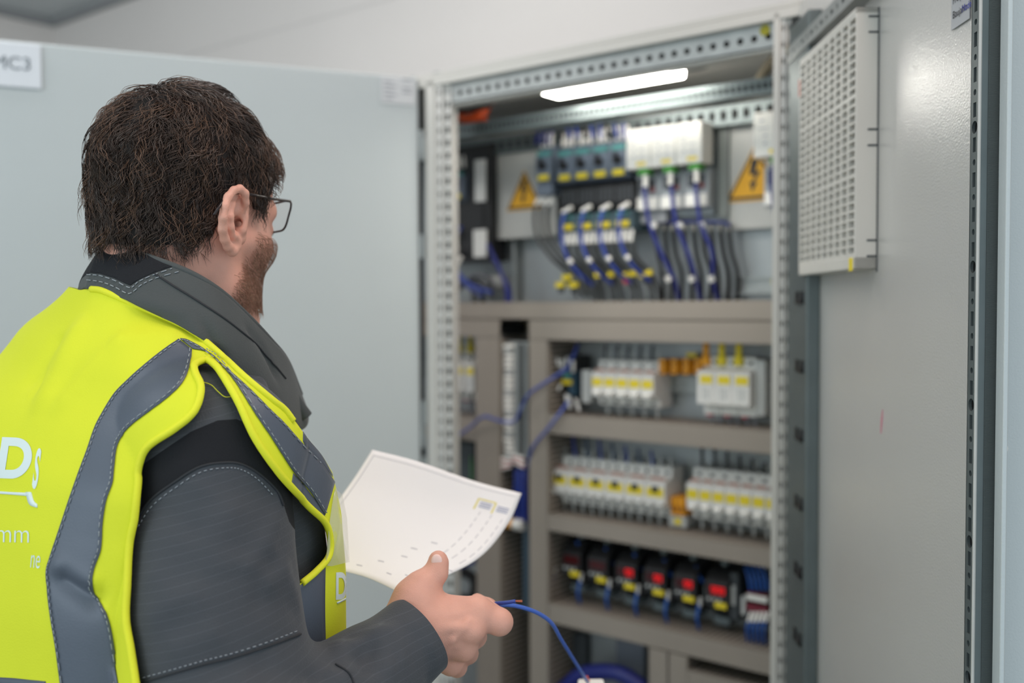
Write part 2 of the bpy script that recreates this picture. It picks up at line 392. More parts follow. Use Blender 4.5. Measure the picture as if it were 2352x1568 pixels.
# three-module surge device, top right
def surge(w):
    o = empty('surge_arrester', Matrix.Identity(4), '', 'surge arrester'); h = .118
    MB().prism([(.08, -h / 2), (.03, -h / 2), (.03, -h * .32), (0, -h * .30), (0, h * .26), (.03, h * .30), (.03, h / 2), (.08, h / 2)][::-1], .0006, w - .0006).build('housing', WHITE, o, bevel=.0012)
    MB().box(w * .22, w * .90, -.001, .001, h * .05, h * .19).build('label', YEL, o)
    MB().box(w * .3, w * .42, -.0008, .001, -h * .24, -h * .0).box(w * .55, w * .72, -.0008, .001, -h * .22, -h * .02).build('print', GREYP, o)
    MB().box(w * .2, w * .45, .03, .05, -h / 2 - .004, -h / 2).build('red_mark', RED, o)
    cyls('wire_tail', PAPERG, o, [((w * x, .045, -h / 2), (w * x + .003, .05, -h / 2 - .045), .0028) for x in (.28, .72)])
    cyls('terminal_screw', DGREY, o, [((w * x, .028, h * .4), (w * x, .0305, h * .4), .0045) for x in (.25, .7)]); return o
ua, za = C(1600, 893, WB1); ub, _ = C(1722, 893, WB1)
row(surge, 3, ua, ub, C(1640, 888, WB1)[1], WB1, 's', 'pale surge module with yellow label, top row, %s of three', 'three surge modules of the top row')
uq, _ = C(1722, 893, WB1)
o = MB().box(uq + .001, uq + .022, WB1 + .02, .34, C(1640, 888, WB1)[1] - .055, C(1640, 888, WB1)[1] + .055).build('end_block', GREYP, matrix=M0, bevel=.002); tag(o, 'plain grey end block beside the three surge modules', 'block')
for i, px in enumerate((1622, 1658, 1697)):
    u, z = C(px, 818, .29)
    o = empty('yellow_plug', TC(u, .29, z), 'yellow plug with collar above the surge modules, %s' % nth(i, 3), 'plug', 'yellow plugs above the surge modules')
    MB().cyl((0, 0, -.018), (0, 0, .0), .010).cyl((0, 0, 0), (0, 0, .03), .0065).build('collar', ORG if i == 0 else YEL, o, smooth=False)
    MB().tube(smooth_path([(0, 0, .02), (-.004, .005, .035), (-.002, .02, .05)], 10), .0045).build('cable', mat('yellow_green_cable', (190, 185, 30), .4), o, smooth=True)
for i in range(4):
    u, z = C(1521 + i * 27, 842, .29)
    o = empty('terminal_block', TC(u, .29, z), 'orange terminal block in the top row gap, %s of four' % nth(i, 4), 'terminal', 'four orange terminals of the top row')
    MB().box(-.0075, .0075, -.002, .045, -.016, .016).build('housing', ORG, o, bevel=.002)
    MB().box(-.004, .004, -.003, 0, .002, .010).box(-.004, .004, -.003, 0, -.011, -.004).build('opening', mat('amber_dark', (150, 90, 10), .5), o)
o = empty('marker_tag', TC(*((lambda c: (c[0], .33, c[1]))(C(1588, 815, .33)))), 'yellow-green marker above the orange terminals of the top row', 'marker'); MB().box(-.012, .012, 0, .003, -.005, .005).build('plate', YEL, o)
# orange terminals, middle row
u, z = C(1556, 1162, .28)
for i in range(3):
    o = empty('terminal_block', TC(u + (i - 1) * .011, .28, z), 'orange terminal between the two middle row breaker groups, %s of three' % nth(i, 3), 'terminal', 'three orange terminals of the middle row')
    MB().box(-.005, .005, 0, .05, -.019, .019).build('housing', ORG, o, bevel=.001)
    MB().box(-.003, .003, -.001, .002, -.012, .0).build('opening', mat('amber_dark', (150, 90, 10), .5), o)
o = empty('end_clamp', TC(u, .285, z - .033), 'grey end clamp with yellow marker under the orange terminals', 'clamp'); MB().box(-.022, .018, 0, .05, -.012, .012).build('body', GREYP, o, bevel=.001); MB().box(-.009, .006, -.002, 0, -.006, .006).build('label', YEL, o)

# black relays with red displays
def relay(on):
    o = empty('monitoring_relay', Matrix.Identity(4), '', 'relay'); w = .043
    MB().prism([(.075, -.045), (.03, -.045), (.026, -.026), (0, -.024), (0, .018), (.018, .034), (.04, .04), (.075, .042)][::-1], -w / 2, w / 2).build('housing', BLACK, o, bevel=.0015)
    MB().box(-.016, .017, -.0012, .001, -.002, .013).build('display_window', mat('dark_red_glass', (70, 12, 16), .2), o)
    d = MB()
    if on:
        for k in range(3 if on > 1 else 2):
            x = .012 - k * .0085
            d.box(x - .003, x + .003, -.002, -.001, .0095, .0115).box(x - .003, x + .003, -.002, -.001, .0045, .0062).box(x - .003, x + .003, -.002, -.001, -.0005, .0012)
            d.box(x + .002, x + .0036, -.002, -.001, 0, .011).box(x - .0036, x - .002, -.002, -.001, .005, .011)
        d.build('digits', mat('red_led', (235, 14, 20), .4, emit=.5), o)
    cyls('button', GREYP, o, [((-.013 + k * .010, -.003, -.0105), (-.013 + k * .010, 0, -.0105), .0028) for k in range(3)])
    MB().box(-.002, .019, -.0015, .001, -.0240, -.0145).build('label', YEL, o)
    LG = mat('lug_grey', (120, 130, 130), .5); MB().box(-w / 2 - .007, -w / 2 + .0, .012, .02, -.02, .004).build('side_latch', LG, o); MB().cyl((-.004, .04, .036), (-.004, .045, .062), .006).build('terminal_lug', LG, o)
    MB().box(-.015, .014, .02, .06, -.060, -.045).build('clear_foot', mat('smoky_plastic', (95, 105, 108), .3), o, bevel=.003)
    return o
RX = [(1312, 1292), (1372, 1305), (1437, 1320), (1503, 1333), (1572, 1347), (1645, 1362)]
for i, (px, py) in enumerate(RX):
    u, z = C(px, py, .262); o = relay([0, 0, 1, 1, 1, 2][i]); o.matrix_world = TC(u, .262, z) @ Matrix.Scale(1.2, 4)
    tag(o, 'black relay with %s red display, %s of six' % ('an unlit' if i < 2 else 'a glowing', nth(i, 6)), group='six black relays of the bottom row')
    wire([cw(px - 38, py + 22, .268), cw(px - 44, py + 55, .262), cw(px - 40, py + 78, .275), cw(px - 38, py + 92, .29)], .0036, BLUEL, 'blue wire below the black relays, %s of six' % nth(i, 6), 'blue wires below the relays')
    wire([cw(px - 30, py - 25, .285), cw(px - 40, py - 42, .28), cw(px - 46, py - 62, .285)], .0034, BLUEL, 'blue wire rising left of a black relay, %s of six' % nth(i, 6), 'blue wires above the relays')
    o = MB().cyl(cw(px - 36, py + 10, .266), cw(px - 38, py + 30, .267), .0034).build('wire_sleeve', WHITE, matrix=M0); tag(o, 'white sleeve beside a black relay, %s of six' % nth(i, 6), 'sleeve', 'ferrules by the relays')
u, z = C(1685, 1365, .28)
o = empty('spacer_module', TC(u, .275, z), 'dark grey slim module right of the last black relay', 'module'); MB().box(-.006, .012, 0, .06, -.05, .045).build('housing', DGREY, o, bevel=.002); MB().box(-.002, .006, -.001, 0, -.02, .02).build('front', GREYP, o)
u, z = C(1742, 1380, .28)
tb = empty('terminal_block', TC(u, .27, z), 'stacked white and red terminal with blue wires at the right end of the relay row', 'terminal')
MB().box(-.022, .028, .012, .07, -.05, .045).build('housing', BLACK, tb, bevel=.002)
MB().box(-.020, .022, 0, .015, .002, .014).build('white_bar', WHITEW, tb); MB().box(-.020, .022, 0, .015, -.020, -.006).box(-.020, .022, .0, .015, .0145, .017).build('red_bar', mat('wine_red', (120, 30, 50), .5), tb)
MB().box(-.032, -.024, .0, .02, -.03, .006).build('side_marker', GREYP, tb)
for i in range(5):
    x = 1718 + i * 10
    wire([cw(x + 8, 1408, .275), cw(x, 1430, .262), cw(x - 3, 1450, .262), cw(x, 1480, .28)], .0028, BLUEL, 'blue wire below the white-red terminal, %s of five' % nth(i, 5), 'blue wires below the end terminal')
    o = MB().cyl(cw(x + 8, 1405, .272), cw(x + 1, 1428, .262), .0033).build('wire_sleeve', WHITEW, matrix=M0); tag(o, 'white sleeve under the white-red terminal, %s of five' % nth(i, 5), 'sleeve', 'sleeves below the end terminal')
    wire([cw(x + 6, 1355, .275), cw(x + 2, 1330, .27), cw(x - 6, 1300, .28)], .003, BLUEL, 'blue wire above the white and red terminal, %s of five' % nth(i, 5), 'blue wires above the end terminal')

# left bay: three yellow-plugged devices
for i, px in enumerate((1027, 1052, 1078)):
    u, z = C(px, 860, WB1)
    o = surge(.029); o.name = 'surge_arrester'; o.matrix_world = TC(u - .014, WB1, C(1060, 865, WB1)[1]); tag(o, 'pale device with yellow label behind left upright, %s' % nth(i, 3), group='three devices behind the left upright')
    u, z = C(px + 3, 796, .29)
    p = empty('yellow_plug', TC(u, .29, z), 'yellow plug above a pale device behind the left upright, %s' % nth(i, 3), 'plug', 'yellow plugs behind the left upright')
    MB().cyl((0, 0, -.014), (0, 0, .006), .009).cyl((0, 0, .004), (0, 0, .03), .006).build('collar', ORG if i == 0 else YEL, p)
u, z = C(1066, 1072, .30)
o = empty('power_supply', TC(u, .30, z), 'dark glossy unit with green edge behind the left upright, below the short duct', 'power supply')
MB().box(-.07, .034, .0, .05, -.07, .06).build('housing', mat('slate_plastic', (70, 78, 82), .25), o, bevel=.003); MB().box(.022, .026, -.001, .002, -.04, .03).build('green_edge', GREEN, o)
u, z = C(1066, 1345, .28)
o = empty('cable_coil', TC(u, .27, z), 'black coil of cable seen under the sheet of paper', 'cable')
MB().tube([(.035 * math.cos(a), .004 * math.sin(3 * a) + .01, .035 * math.sin(a)) for a in np.linspace(0, 2 * PI, 25)], .013, 10).build('coil', BLACKS, o, smooth=True)
wire([cw(1040, 1318, .26), cw(1062, 1300, .262), cw(1085, 1292, .265), cw(1092, 1285, .28)], .005, NAVY, 'dark blue cable curving over the black cable coil', 'blue cables at lower left')
wire([cw(1045, 1560, .26), cw(1062, 1520, .262), cw(1085, 1505, .265), cw(1092, 1480, .28)], .008, BLACKS, 'thick black cable at the bottom left behind the hand', 'black cables at lower left')

# tall terminal strip between the vertical ducts
ua, zt = C(1160, 788, .245); ub, _ = C(1214, 788, .245); zb = C(1180, 1052, .245)[1]
ts = empty('terminal_strip', TC(ua, .243, zb), 'tall grey terminal strip with white markers between two vertical ducts', 'terminal strip')
H = zt - zb; Wd = ub - ua
MB().box(Wd * .42, Wd * .62, 0, .05, 0, H).box(Wd * .72, Wd * .9, .004, .05, 0, H).box(.0, Wd, .01, .055, H - .004, H + .004).build('body', ZINC, ts, bevel=.001)
MB().box(Wd * .64, Wd * .70, -.001, .05, 0, H).build('groove', DARK, ts)
n_ = 22
for k in range(n_):
    z0 = H * (k + .08) / n_; wv = rng.uniform(-.002, .002)
    MB().box(.0 + wv, Wd * .36 + wv, -.004, .012, z0, z0 + H / n_ * .78).build('marker', WHITEW if k % 4 else GREYP, ts, bevel=.001)
sl = MB()
for k in range(30): sl.box(Wd * .92, Wd * 1.02, .008, .05, H * k / 30, H * (k + .55) / 30)
sl.build('slots', DGREY, ts)
MB().box(-.012, -.002, .03, .06, -.0, H).build('blue_wires', NAVY, ts)
for i, (px, py, a) in enumerate(((1165, 1058, .1), (1163, 1070, -.25), (1192, 1052, .1), (1195, 1064, .3))):
    u, z = C(px, py, .24); o = empty('wire_marker', TC(u, .235, z) @ Matrix.Rotation(a, 4, 'Y'), 'grey-red wire marker below the terminal strip, number %s from top' % ['one', 'three', 'two', 'four'][i], 'marker', 'wire markers below the terminal strip')
    MB().box(-.018, .014, 0, .008, .001, .0065).box(-.018, .014, 0, .008, -.0065, -.002).build('sleeve', WHITE, o, bevel=.001); MB().box(-.018, .014, .001, .008, -.002, .001).build('stripe', RED, o)
for i in range(6):
    x = 1184 + i * 5
    wire([cw(x, 1075, .25), cw(x + 2 * math.sin(i * 2), 1110, .246), cw(x - 3 * math.cos(i), 1150, .248), cw(x + 2, 1200, .26)], .0032, NAVY if i % 2 else BLUE, 'dark blue wire in the bundle under the terminal strip, %s' % nth(i, 6), 'blue bundle under the terminal strip')
u, z = C(1176, 1204, .245)
o = empty('cable_clamp', TC(u, .24, z), 'orange and white cable clamp right of the paper edge', 'clamp')
MB().cyl((-.022, .01, 0), (.002, .01, 0), .012).build('orange_end', ORG, o, smooth=False); MB().cyl((.002, .01, 0), (.028, .01, .0), .013).build('white_end', WHITE, o); 
MB().box(.02, .038, .02, .05, -.2, .01).build('blue_grey_guide', mat('guide_blue', (60, 80, 95), .5), o)

# loose blue wires
wire([cw(1038, 1008, 0.228), cw(1075, 985, 0.216), cw(1110, 957, 0.206), cw(1145, 966, 0.216), cw(1180, 968, 0.226), cw(1198, 935, 0.221), cw(1215, 905, 0.216), cw(1250, 880, 0.216), cw(1290, 855, 0.226), cw(1305, 845, 0.246)], .0034, mat('blue_cable_grey', (70, 90, 165), .4), 'loose blue wire looping over the terminal strip to the black relay', 'loose blue wires', k=54)
wire([cw(1305, 922, 0.246), cw(1285, 950, 0.216), cw(1258, 985, 0.211), cw(1232, 1015, 0.216), cw(1218, 1040, 0.226), cw(1214, 1075, 0.246)], .0034, mat('blue_cable_grey', (70, 90, 165), .4), 'loose blue wire hanging from the black relay down to the bundle', 'loose blue wires', k=40)
wire([cw(1302, 845, .27), cw(1318, 815, .27), cw(1328, 790, .285)], .0036, BLUE, 'blue wire rising from the black relay into the duct', 'loose blue wires')
# small relay with wires at the left end of the top breaker row
u, z = C(1302, 872, .28)
o = empty('interface_relay', TC(u, .275, z), 'small black relay with white ferrules left of the top breaker row', 'relay')
MB().box(-.03, .02, .02, .07, -.06, .055).build('housing', BLACK, o, bevel=.003)
MB().box(.004, .022, .006, .03, -.035, .02).build('side_block', mat('petrol_plastic', (45, 75, 95), .5), o)
MB().box(-.012, .014, .002, .01, -.010, -.0).build('label', YEL, o); MB().box(-.008, .008, .004, .02, .004, .014).build('teal_cap', TEAL, o)
for i, (x, y, dx, dy) in enumerate(((1280, 822, 3, 18), (1290, 825, 1, 20), (1302, 820, 2, 22), (1317, 828, -1, 26), (1283, 895, 6, -12), (1300, 905, 4, 26), (1306, 908, 4, 30), (1322, 915, 8, 28))):
    o = MB().cyl(cw(x, y, .268), cw(x + dx, y + dy, .27), .0034).build('wire_sleeve', WHITE, matrix=M0); tag(o, 'white ferrule around the small black relay, %s' % nth(i, 8), 'sleeve', 'ferrules of the small black relay')
o = MB().box(*(lambda a, b: (a[0], b[0], .28, .34, a[1], b[1]))(C(1335, 925, .28), C(1355, 850, .28))).build('relay_socket', GREYP, matrix=M0, bevel=.003); tag(o, 'light grey socket squeezed between the small black relay and the breakers', 'socket')

# ------------------------------------------------------------------ upper plate
def plate_box(px0, py0, px1, py1, w, d, name, m_, label, cat, bevel=.001, zr=None):
    u0, z1 = C(px0, py0, w); u1, z0 = C(px1, py1, w); zz = C(px0, py1, w)[1]; z0 = (z0 + zz) / 2; z1 = (z1 + C(px1, py0 + 0, w)[1]) / 2 if zr is None else z1
    o = MB().box(u0, u1, w, w + d, z0, z1).build(name, m_, matrix=M0, bevel=bevel); return tag(o, label, cat)
# cover plates with warning triangle
COVER = mat('cover_plate_grey', (184, 184, 180), .45)
cA = [C(1134, 340, .31), C(1278, 548, .31)]; cB = [C(1675, 268, .33), C(1800, 522, .33)]
def warn(u, w, z, s, label):
    o = empty('warning_sign', TC(u, w, z), label, 'sign')
    tri = lambda k: [(-s * k, -s * .8 * k), (s * k, -s * .8 * k), (0, s * .95 * k)]
    MB().prismz(tri(1), 0, .001).build('backing', mat('warning_yellow', (228, 168, 12), .5), o)
    b = MB(); a, c = tri(.93), tri(.80)
    V = [(x, -.0006, z_) for x, z_ in a] + [(x, -.0006, z_ - s * .01) for x, z_ in c]; b.add(V, [(0, 1, 4, 3), (1, 2, 5, 4), (2, 0, 3, 5)]); b.build('border', BLACK, o)
    bolt = [(-.10, .50), (.14, .50), (.02, .12), (.20, .12), (-.02, -.22), (.08, -.22), (-.08, -.52), (-.16, -.20), (-.08, -.20), (.02, .02), (-.18, .02)]
    MB().prismz([(x * s, z_ * s) for x, z_ in bolt], -.0008, 0).build('lightning_bolt', BLACK, o)
o = MB().box(cA[0][0], cA[1][0] + .0, .31, .316, C(1200, 550, .31)[1] + .004, C(1200, 330, .31)[1]).build('cover_plate', COVER, matrix=M0, bevel=.001); tag(o, 'plain grey cover plate behind the left warning triangle', 'cover plate')
u, z = C(1204, 440, .309); warn(u, .3085, z, .053, 'yellow lightning warning triangle on the left cover plate')
o = MB().box(cB[0][0], cB[1][0], .33, .336, C(1740, 524, .33)[1], C(1740, 262, .33)[1]).build('cover_plate', COVER, matrix=M0, bevel=.001); tag(o, 'grey cover plate behind the right warning triangle by the upright', 'cover plate')
u, z = C(1733, 402, .328); warn(u, .3285, z, .064, 'yellow lightning warning triangle at the right, partly behind a white module')
plate_box(1440, 268, 1640, 500, .325, .02, 'backing_plate', PLATE, 'steel backing plate behind the three white modules', 'plate')
plate_box(1648, 262, 1672, 500, .322, .02, 'divider_post', mat('divider_grey', (130, 134, 130), .5), 'grey vertical divider between white modules and the right cover plate', 'post')
# black block, far left
kb = [C(1032, 338, .285), C(1128, 690, .285)]
bz = C(1080, 600, .285)[1]; bt = C(1080, 335, .285)[1]
o = empty('busbar_block', TC(kb[0][0] - .05, .285, bz), 'tall black distribution block with two white labels at the left of the upper plate', 'distribution block')
wv = kb[1][0] - kb[0][0] + .05
MB().box(0, wv, 0, .06, 0, bt - bz).box(.02, wv - .02, -.004, 0, .02, (bt - bz) * .48).build('housing', BLACK, o, bevel=.004)
for (x0, y0, x1, y1) in ((1091, 368, 1116, 462), (1088, 528, 1118, 590)):
    a, b = C(x0, y0, .28), C(x1, y1, .28); MB().box(a[0] - kb[0][0] + .05, b[0] - kb[0][0] + .05, -.007, -.003, b[1] - bz, a[1] - bz).build('white_label', WHITE, o, bevel=.001)
def starter(w, knob=True):
    o = empty('motor_starter', Matrix.Identity(4), '', 'motor starter'); h = .085
    MB().prism([(.07, -h / 2), (.02, -h / 2), (.004, -h * .42), (0, -h * .3), (0, h * .22), (.02, h * .3), (.02, h / 2), (.07, h / 2)][::-1], .0008, w - .0008).build('housing', GBLUE, o, bevel=.0015)
    MB().box(w * .15, w * .85, -.001, .012, h * .22, h * .34).build('teal_cap', TEAL, o)
    MB().cyl((w * .5, -.012, -.004), (w * .5, 0, -.004), .0085).box(w * .5 - .003, w * .5 + .003, -.017, -.01, -.013, .012).build('rotary_knob', BLACK, o)
    MB().box(w * .2, w * .8, -.0015, .001, -h * .44 + .002, -h * .27).build('label', YEL, o)
    cyls('ferrule', WHITE, o, [((w * (.22 + .28 * k), .014, h * .48), (w * (.16 + .28 * k), .02, h * .48 + .03), .0036) for k in range(3)]); return o
ua, za = C(1277, 378, .27); ub, zb = C(1442, 362, .27)
row(starter, 4, ua, ub, C(1360, 370, .27)[1], .27, 's', 'blue-grey motor starter in the block of four, %s', 'four motor starters in a block')
u, z = C(1229, 380, .27); o = starter(.047); o.matrix_world = TC(u, .27, z); tag(o, 'single blue-grey motor starter overlapping the left warning triangle')
o = plate_box(1231, 420, 1268, 448, .285, .04, 'lower_module', GBLUE, 'small blue-grey module under the single motor starter', 'module')
u, z = C(1035, 425, .272); o = starter(.05); o.matrix_world = TC(u - .005, .268, z); tag(o, 'blue-grey motor starter on the tall black block by the left upright')
# contactors under the starters
def contactor(w):
    o = empty('contactor', Matrix.Identity(4), '', 'contactor')
    zt, z1, z2 = .078, .012, -.030
    MB().prism([(.07, z1), (.022, z1), (.012, .03), (.012, zt - .01), (.03, zt), (.07, zt)][::-1], .0006, w - .0006).build('upper_block', BLACK, o, bevel=.001)
    g_ = MB()
    for k in range(4): g_.box(w * (.12 + .22 * k), w * (.22 + .22 * k), .0105, .013, .035, zt - .014)
    g_.build('ribs', DGREY, o)
    MB().prism([(.07, z2), (.02, z2), (.006, z2 + .006), (.006, z1 - .003), (.012, z1), (.07, z1)][::-1], .0006, w - .0006).build('lower_block', mat('petrol_grey', (72, 92, 100), .5, var=.1, vscale=60), o, bevel=.001)
    MB().box(w * .2, w * .8, .004, .008, z1 - .009, z1 - .003).build('teal_cap', TEAL, o)
    MB().box(w * .15, w * .8, .004, .008, z2 + .008, z2 + .02).build('label', YEL, o)
    cyls('ferrule', WHITEW, o, [((w * (.14 + .24 * k), .016, z2 + .002), (w * (.10 + .24 * k), .012, z2 - .024), .0040) for k in range(4)]); return o
zc_ = C(1368, 500, .265)[1]
row(contactor, 4, C(1281, 500, .265)[0], C(1452, 500, .265)[0], zc_, .262, 'c', 'black contactor below the motor starters, %s of four', 'four contactors below the starters')
def wx(i): return 1303 + i * 44
for i in range(4):
    x = wx(i); y = 484 - i * 3
    o = MB().cyl(cw(x - 10, y + 4, .252), cw(x + 10, y - 8, .252), .005).build('wire_sleeve', WHITEW, matrix=M0); tag(o, 'thick white ferrule before the contactors, %s of four' % nth(i, 4), 'sleeve', 'thick ferrules on the contactors')
    wire([cw(x - 5, y + 4, .252), cw(x - 12, y + 30, .246), cw(x - 12, y + 70, .246), cw(x + 2, y + 110, .25), cw(x + 25, y + 142, .262), cw(x + 60, y + 172, .29)], .004, BLUE, 'blue wire looping down from a contactor, %s of four' % nth(i, 4), 'blue wires of the contactors', k=40)
    for j in range(2):
        wire([cw(x + 2 + j * 18, 560, .275), cw(x + 8 + j * 18, 590, .28), cw(x + 38 + j * 16, 622, .30), cw(x + 62 + j * 14, 660, .32), cw(x + 66 + j * 14, 695, .33)], .0045, mat('dark_grey_cable', (60, 60, 60), .45), 'dark grey cable below contactor %s, %s one' % (['one', 'two', 'three', 'four'][i], ['left', 'right'][j]), 'dark cables below the contactors', k=30)
    o = MB().cyl(cw(x + 3, y + 112, .247), cw(x + 10, y + 121, .249), .0055).build('wire_ring', WHITE, matrix=M0); tag(o, 'white ring on a contactor blue wire, %s of four' % nth(i, 4), 'ring', 'white rings on the contactor wires')
for i in range(9):
    x = 1288 + i * 18
    wire([cw(x + 3, 318, .285), cw(x, 300, .28), cw(x - 6 + 3 * (i % 3), 285, .30), cw(x - 4, 270, .33)], .0034, BLUE if i % 3 else BLACKS, 'wire curling above the four motor starters, %s of nine' % nth(i, 9), 'wires above the motor starters')
for i in range(3):
    x = 1230 + i * 15
    o = MB().cyl(cw(x, 470, .278), cw(x + 9, 454, .28), .0042).build('wire_sleeve', WHITEW, matrix=M0); tag(o, 'white ferrule beside the left warning triangle, %s of three' % nth(i, 3), 'sleeve', 'ferrules under the single starter')
    wire([cw(x, 470, .278), cw(x - 3, 500, .275), cw(x + 4, 545, .272), cw(x + 34, 590, .28), cw(x + 75, 630, .30), cw(x + 95, 680, .33)], .0042, mat('dark_grey_cable', (60, 60, 60), .45), 'dark cable curving down from the single starter, %s of three' % nth(i, 3), 'cables of the single starter', k=40)
    wire([cw(1232 + i * 14, 332, .285), cw(1234 + i * 14, 315, .28), cw(1240 + i * 14, 298, .30)], .0034, NAVY, 'blue wire above the single motor starter, %s of three' % nth(i, 3), 'blue wires above the single starter')
# white modules with bases
def wmodule(w, h):
    o = empty('white_module', Matrix.Identity(4), '', 'power module')
    MB().box(.0006, w - .0006, 0, .05, -h / 2, h / 2).build('housing', WHITEW, o, bevel=.003)
    p = MB()
    for (a, b, c, d) in ((.2, .30, .28, .33), (.15, .42, .12, .15), (.3, .38, -.05, 0), (.55, .75, -.05, -.02), (.3, .38, -.22, -.17), (.55, .75, -.22, -.19)): p.box(w * a, w * b, -.0006, .001, h * c, h * d)
    p.build('print', mat('pale_print', (180, 182, 188), .6), o); MB().box(w * .45, w * .82, -.0008, .001, -h * .43, -h * .34).build('label', YEL, o)
    MB().box(w * .45, w * .85, .006, .03, -h / 2 - .012, -h / 2).build('green_connector', GREEN, o)
    MB().cyl((w * .68, .014, -h / 2 - .008), (w * .70, .012, -h / 2 - .038), .0055).build('ferrule', WHITEW, o); return o
def row2(make, n, u0, u1, zc0, w, label, group):
    pw = (u1 - u0) / n; proto = make(pw)
    for i in range(n):
        o = proto if i == 0 else copy_tree(proto); o.matrix_world = TC(u0 + pw * i, w, zc0); tag(o, label % nth(i, n), group=group)
WW = .255
ua = C(1437, 340, WW)[0]; ub = C(1612, 330, WW)[0]; zt_ = C(1437, 297, WW)[1]; zb_ = C(1437, 388, WW)[1]
row2(lambda w: wmodule(w, zt_ - zb_), 3, ua, ub, (zt_ + zb_) / 2 - .002, WW, 'bright white power module with green connector, %s of three', 'three white power modules')
def wbase(w):
    o = empty('module_base', Matrix.Identity(4), '', 'module base'); h = .078
    MB().box(.001, w - .001, .006, .06, -h / 2, h / 2).build('housing', mat('clear_grey_plastic', (160, 165, 170), .3), o, bevel=.002)
    MB().box(w * .08, w * .92, 0, .01, -h * .46, -h * .14).build('white_label', WHITEW, o, bevel=.001)
    MB().box(w * .2, w * .4, .0, .01, h * .05, h * .4).box(w * .6, w * .8, .0, .01, h * .0, h * .35).build('slots', DGREY, o)
    MB().box(w * .7, w * .82, -.001, .004, 0, h * .12).build('red_mark', mat('dull_red', (150, 80, 80), .5), o); return o
row2(wbase, 3, C(1458, 445, .285)[0], C(1626, 445, .285)[0], C(1540, 437, .285)[1], .285, 'grey base with white label under a white power module, %s of three', 'three grey module bases')
u, z = C(1729, 310, .25); o = wmodule(.075, .086); o.matrix_world = TC(u, .25, C(1760, 308, .25)[1]); tag(o, 'single white power module cut by the right upright')
u, z = C(1750, 440, .28); o = wbase(.06); o.matrix_world = TC(u, .28, C(1765, 428, .28)[1]); tag(o, 'single module base with blue wire beside the right upright')
wire([cw(1775, 380, .27), cw(1772, 420, .268), cw(1778, 480, .275), cw(1784, 530, .29)], .004, NAVY, 'blue wire below the single white module by the upright', 'blue wires of the white modules')
plate_box(1460, 485, 1530, 512, .30, .04, 'clamp_block', mat('clamp_grey', (150, 152, 155), .4), 'grey clamp block below the leftmost module base', 'block')
for i, (x0, x1) in enumerate(((1480, 1560), (1542, 1610), (1598, 1650))):
    wire([cw(x0, 420, .272), cw(x0 + 4, 470, .262), cw(x0 + 14, 520, .262), cw(x0 + 38, 580, .27), cw(x1 - 12, 640, .285), cw(x1, 695, .31)], .0046, NAVY, 'dark blue wire running down from the white modules, %s of three' % nth(i, 3), 'blue wires of the white modules', k=40)
    for j, t in enumerate((.30, .75)):
        px, py = x0 + (x1 - x0) * t * .9, 420 + 275 * t + 14
        o = MB().cyl(cw(px - 2, py - 6, .263), cw(px + 3, py + 6, .266), .0065).build('wire_ring', WHITE, matrix=M0); tag(o, 'white marking ring, %s on the %s blue module wire' % (['upper', 'lower'][j], ['left', 'middle', 'right'][i]), 'ring', 'white rings on the module wires')
for i in range(9):
    x = 1503 + i * 20.5 + (6 if i > 2 else 0)
    wire([cw(x, 512, .32), cw(x + 2, 530, .315), cw(x + 8, 580, .315), cw(x + 18 + (i % 3) * 2, 630, .32), cw(x + 20, 698, .335)], .0048, BLACKS, 'thick black cable above the wide duct, %s of nine' % nth(i, 9), 'nine black cables right of the contactors', k=36)
    o = MB().cyl(cw(x, 510, .318), cw(x + 2, 530, .313), .0052).build('cable_end', mat('cable_end_grey', (130, 130, 125), .5), matrix=M0); tag(o, 'grey end of a thick black cable, %s of nine' % nth(i, 9), 'cable end', 'ends of the nine black cables')
wire([cw(1495, 512, .31), cw(1560, 510, .312), cw(1665, 512, .31), cw(1672, 530, .315)], .003, NAVY, 'thin blue wire running across the tops of the black cables', 'blue wires of the white modules')
# yellow marker tags near the duct
for i, (px, py) in enumerate(((1303, 637), (1288, 654), (1318, 654), (1374, 631), (1404, 630), (1438, 632), (1455, 628), (1478, 632), (1492, 626), (1783, 646))):
    u, z = C(px, py, .30); o = empty('cable_marker', TC(u, .295, z), 'small yellow cable marker above the wide duct, %s of ten' % nth(i, 10), 'marker', 'yellow cable markers above the wide duct')
    MB().box(-.012 if i < 3 else -.007, .012 if i < 3 else .007, 0, .008, -.006, .006).build('tab', YEL, o, bevel=.001)
    MB().box(-.005, .005, .002, .012, -.018, -.006).build('clip', RED if i in (5, 9) else DGREY, o)
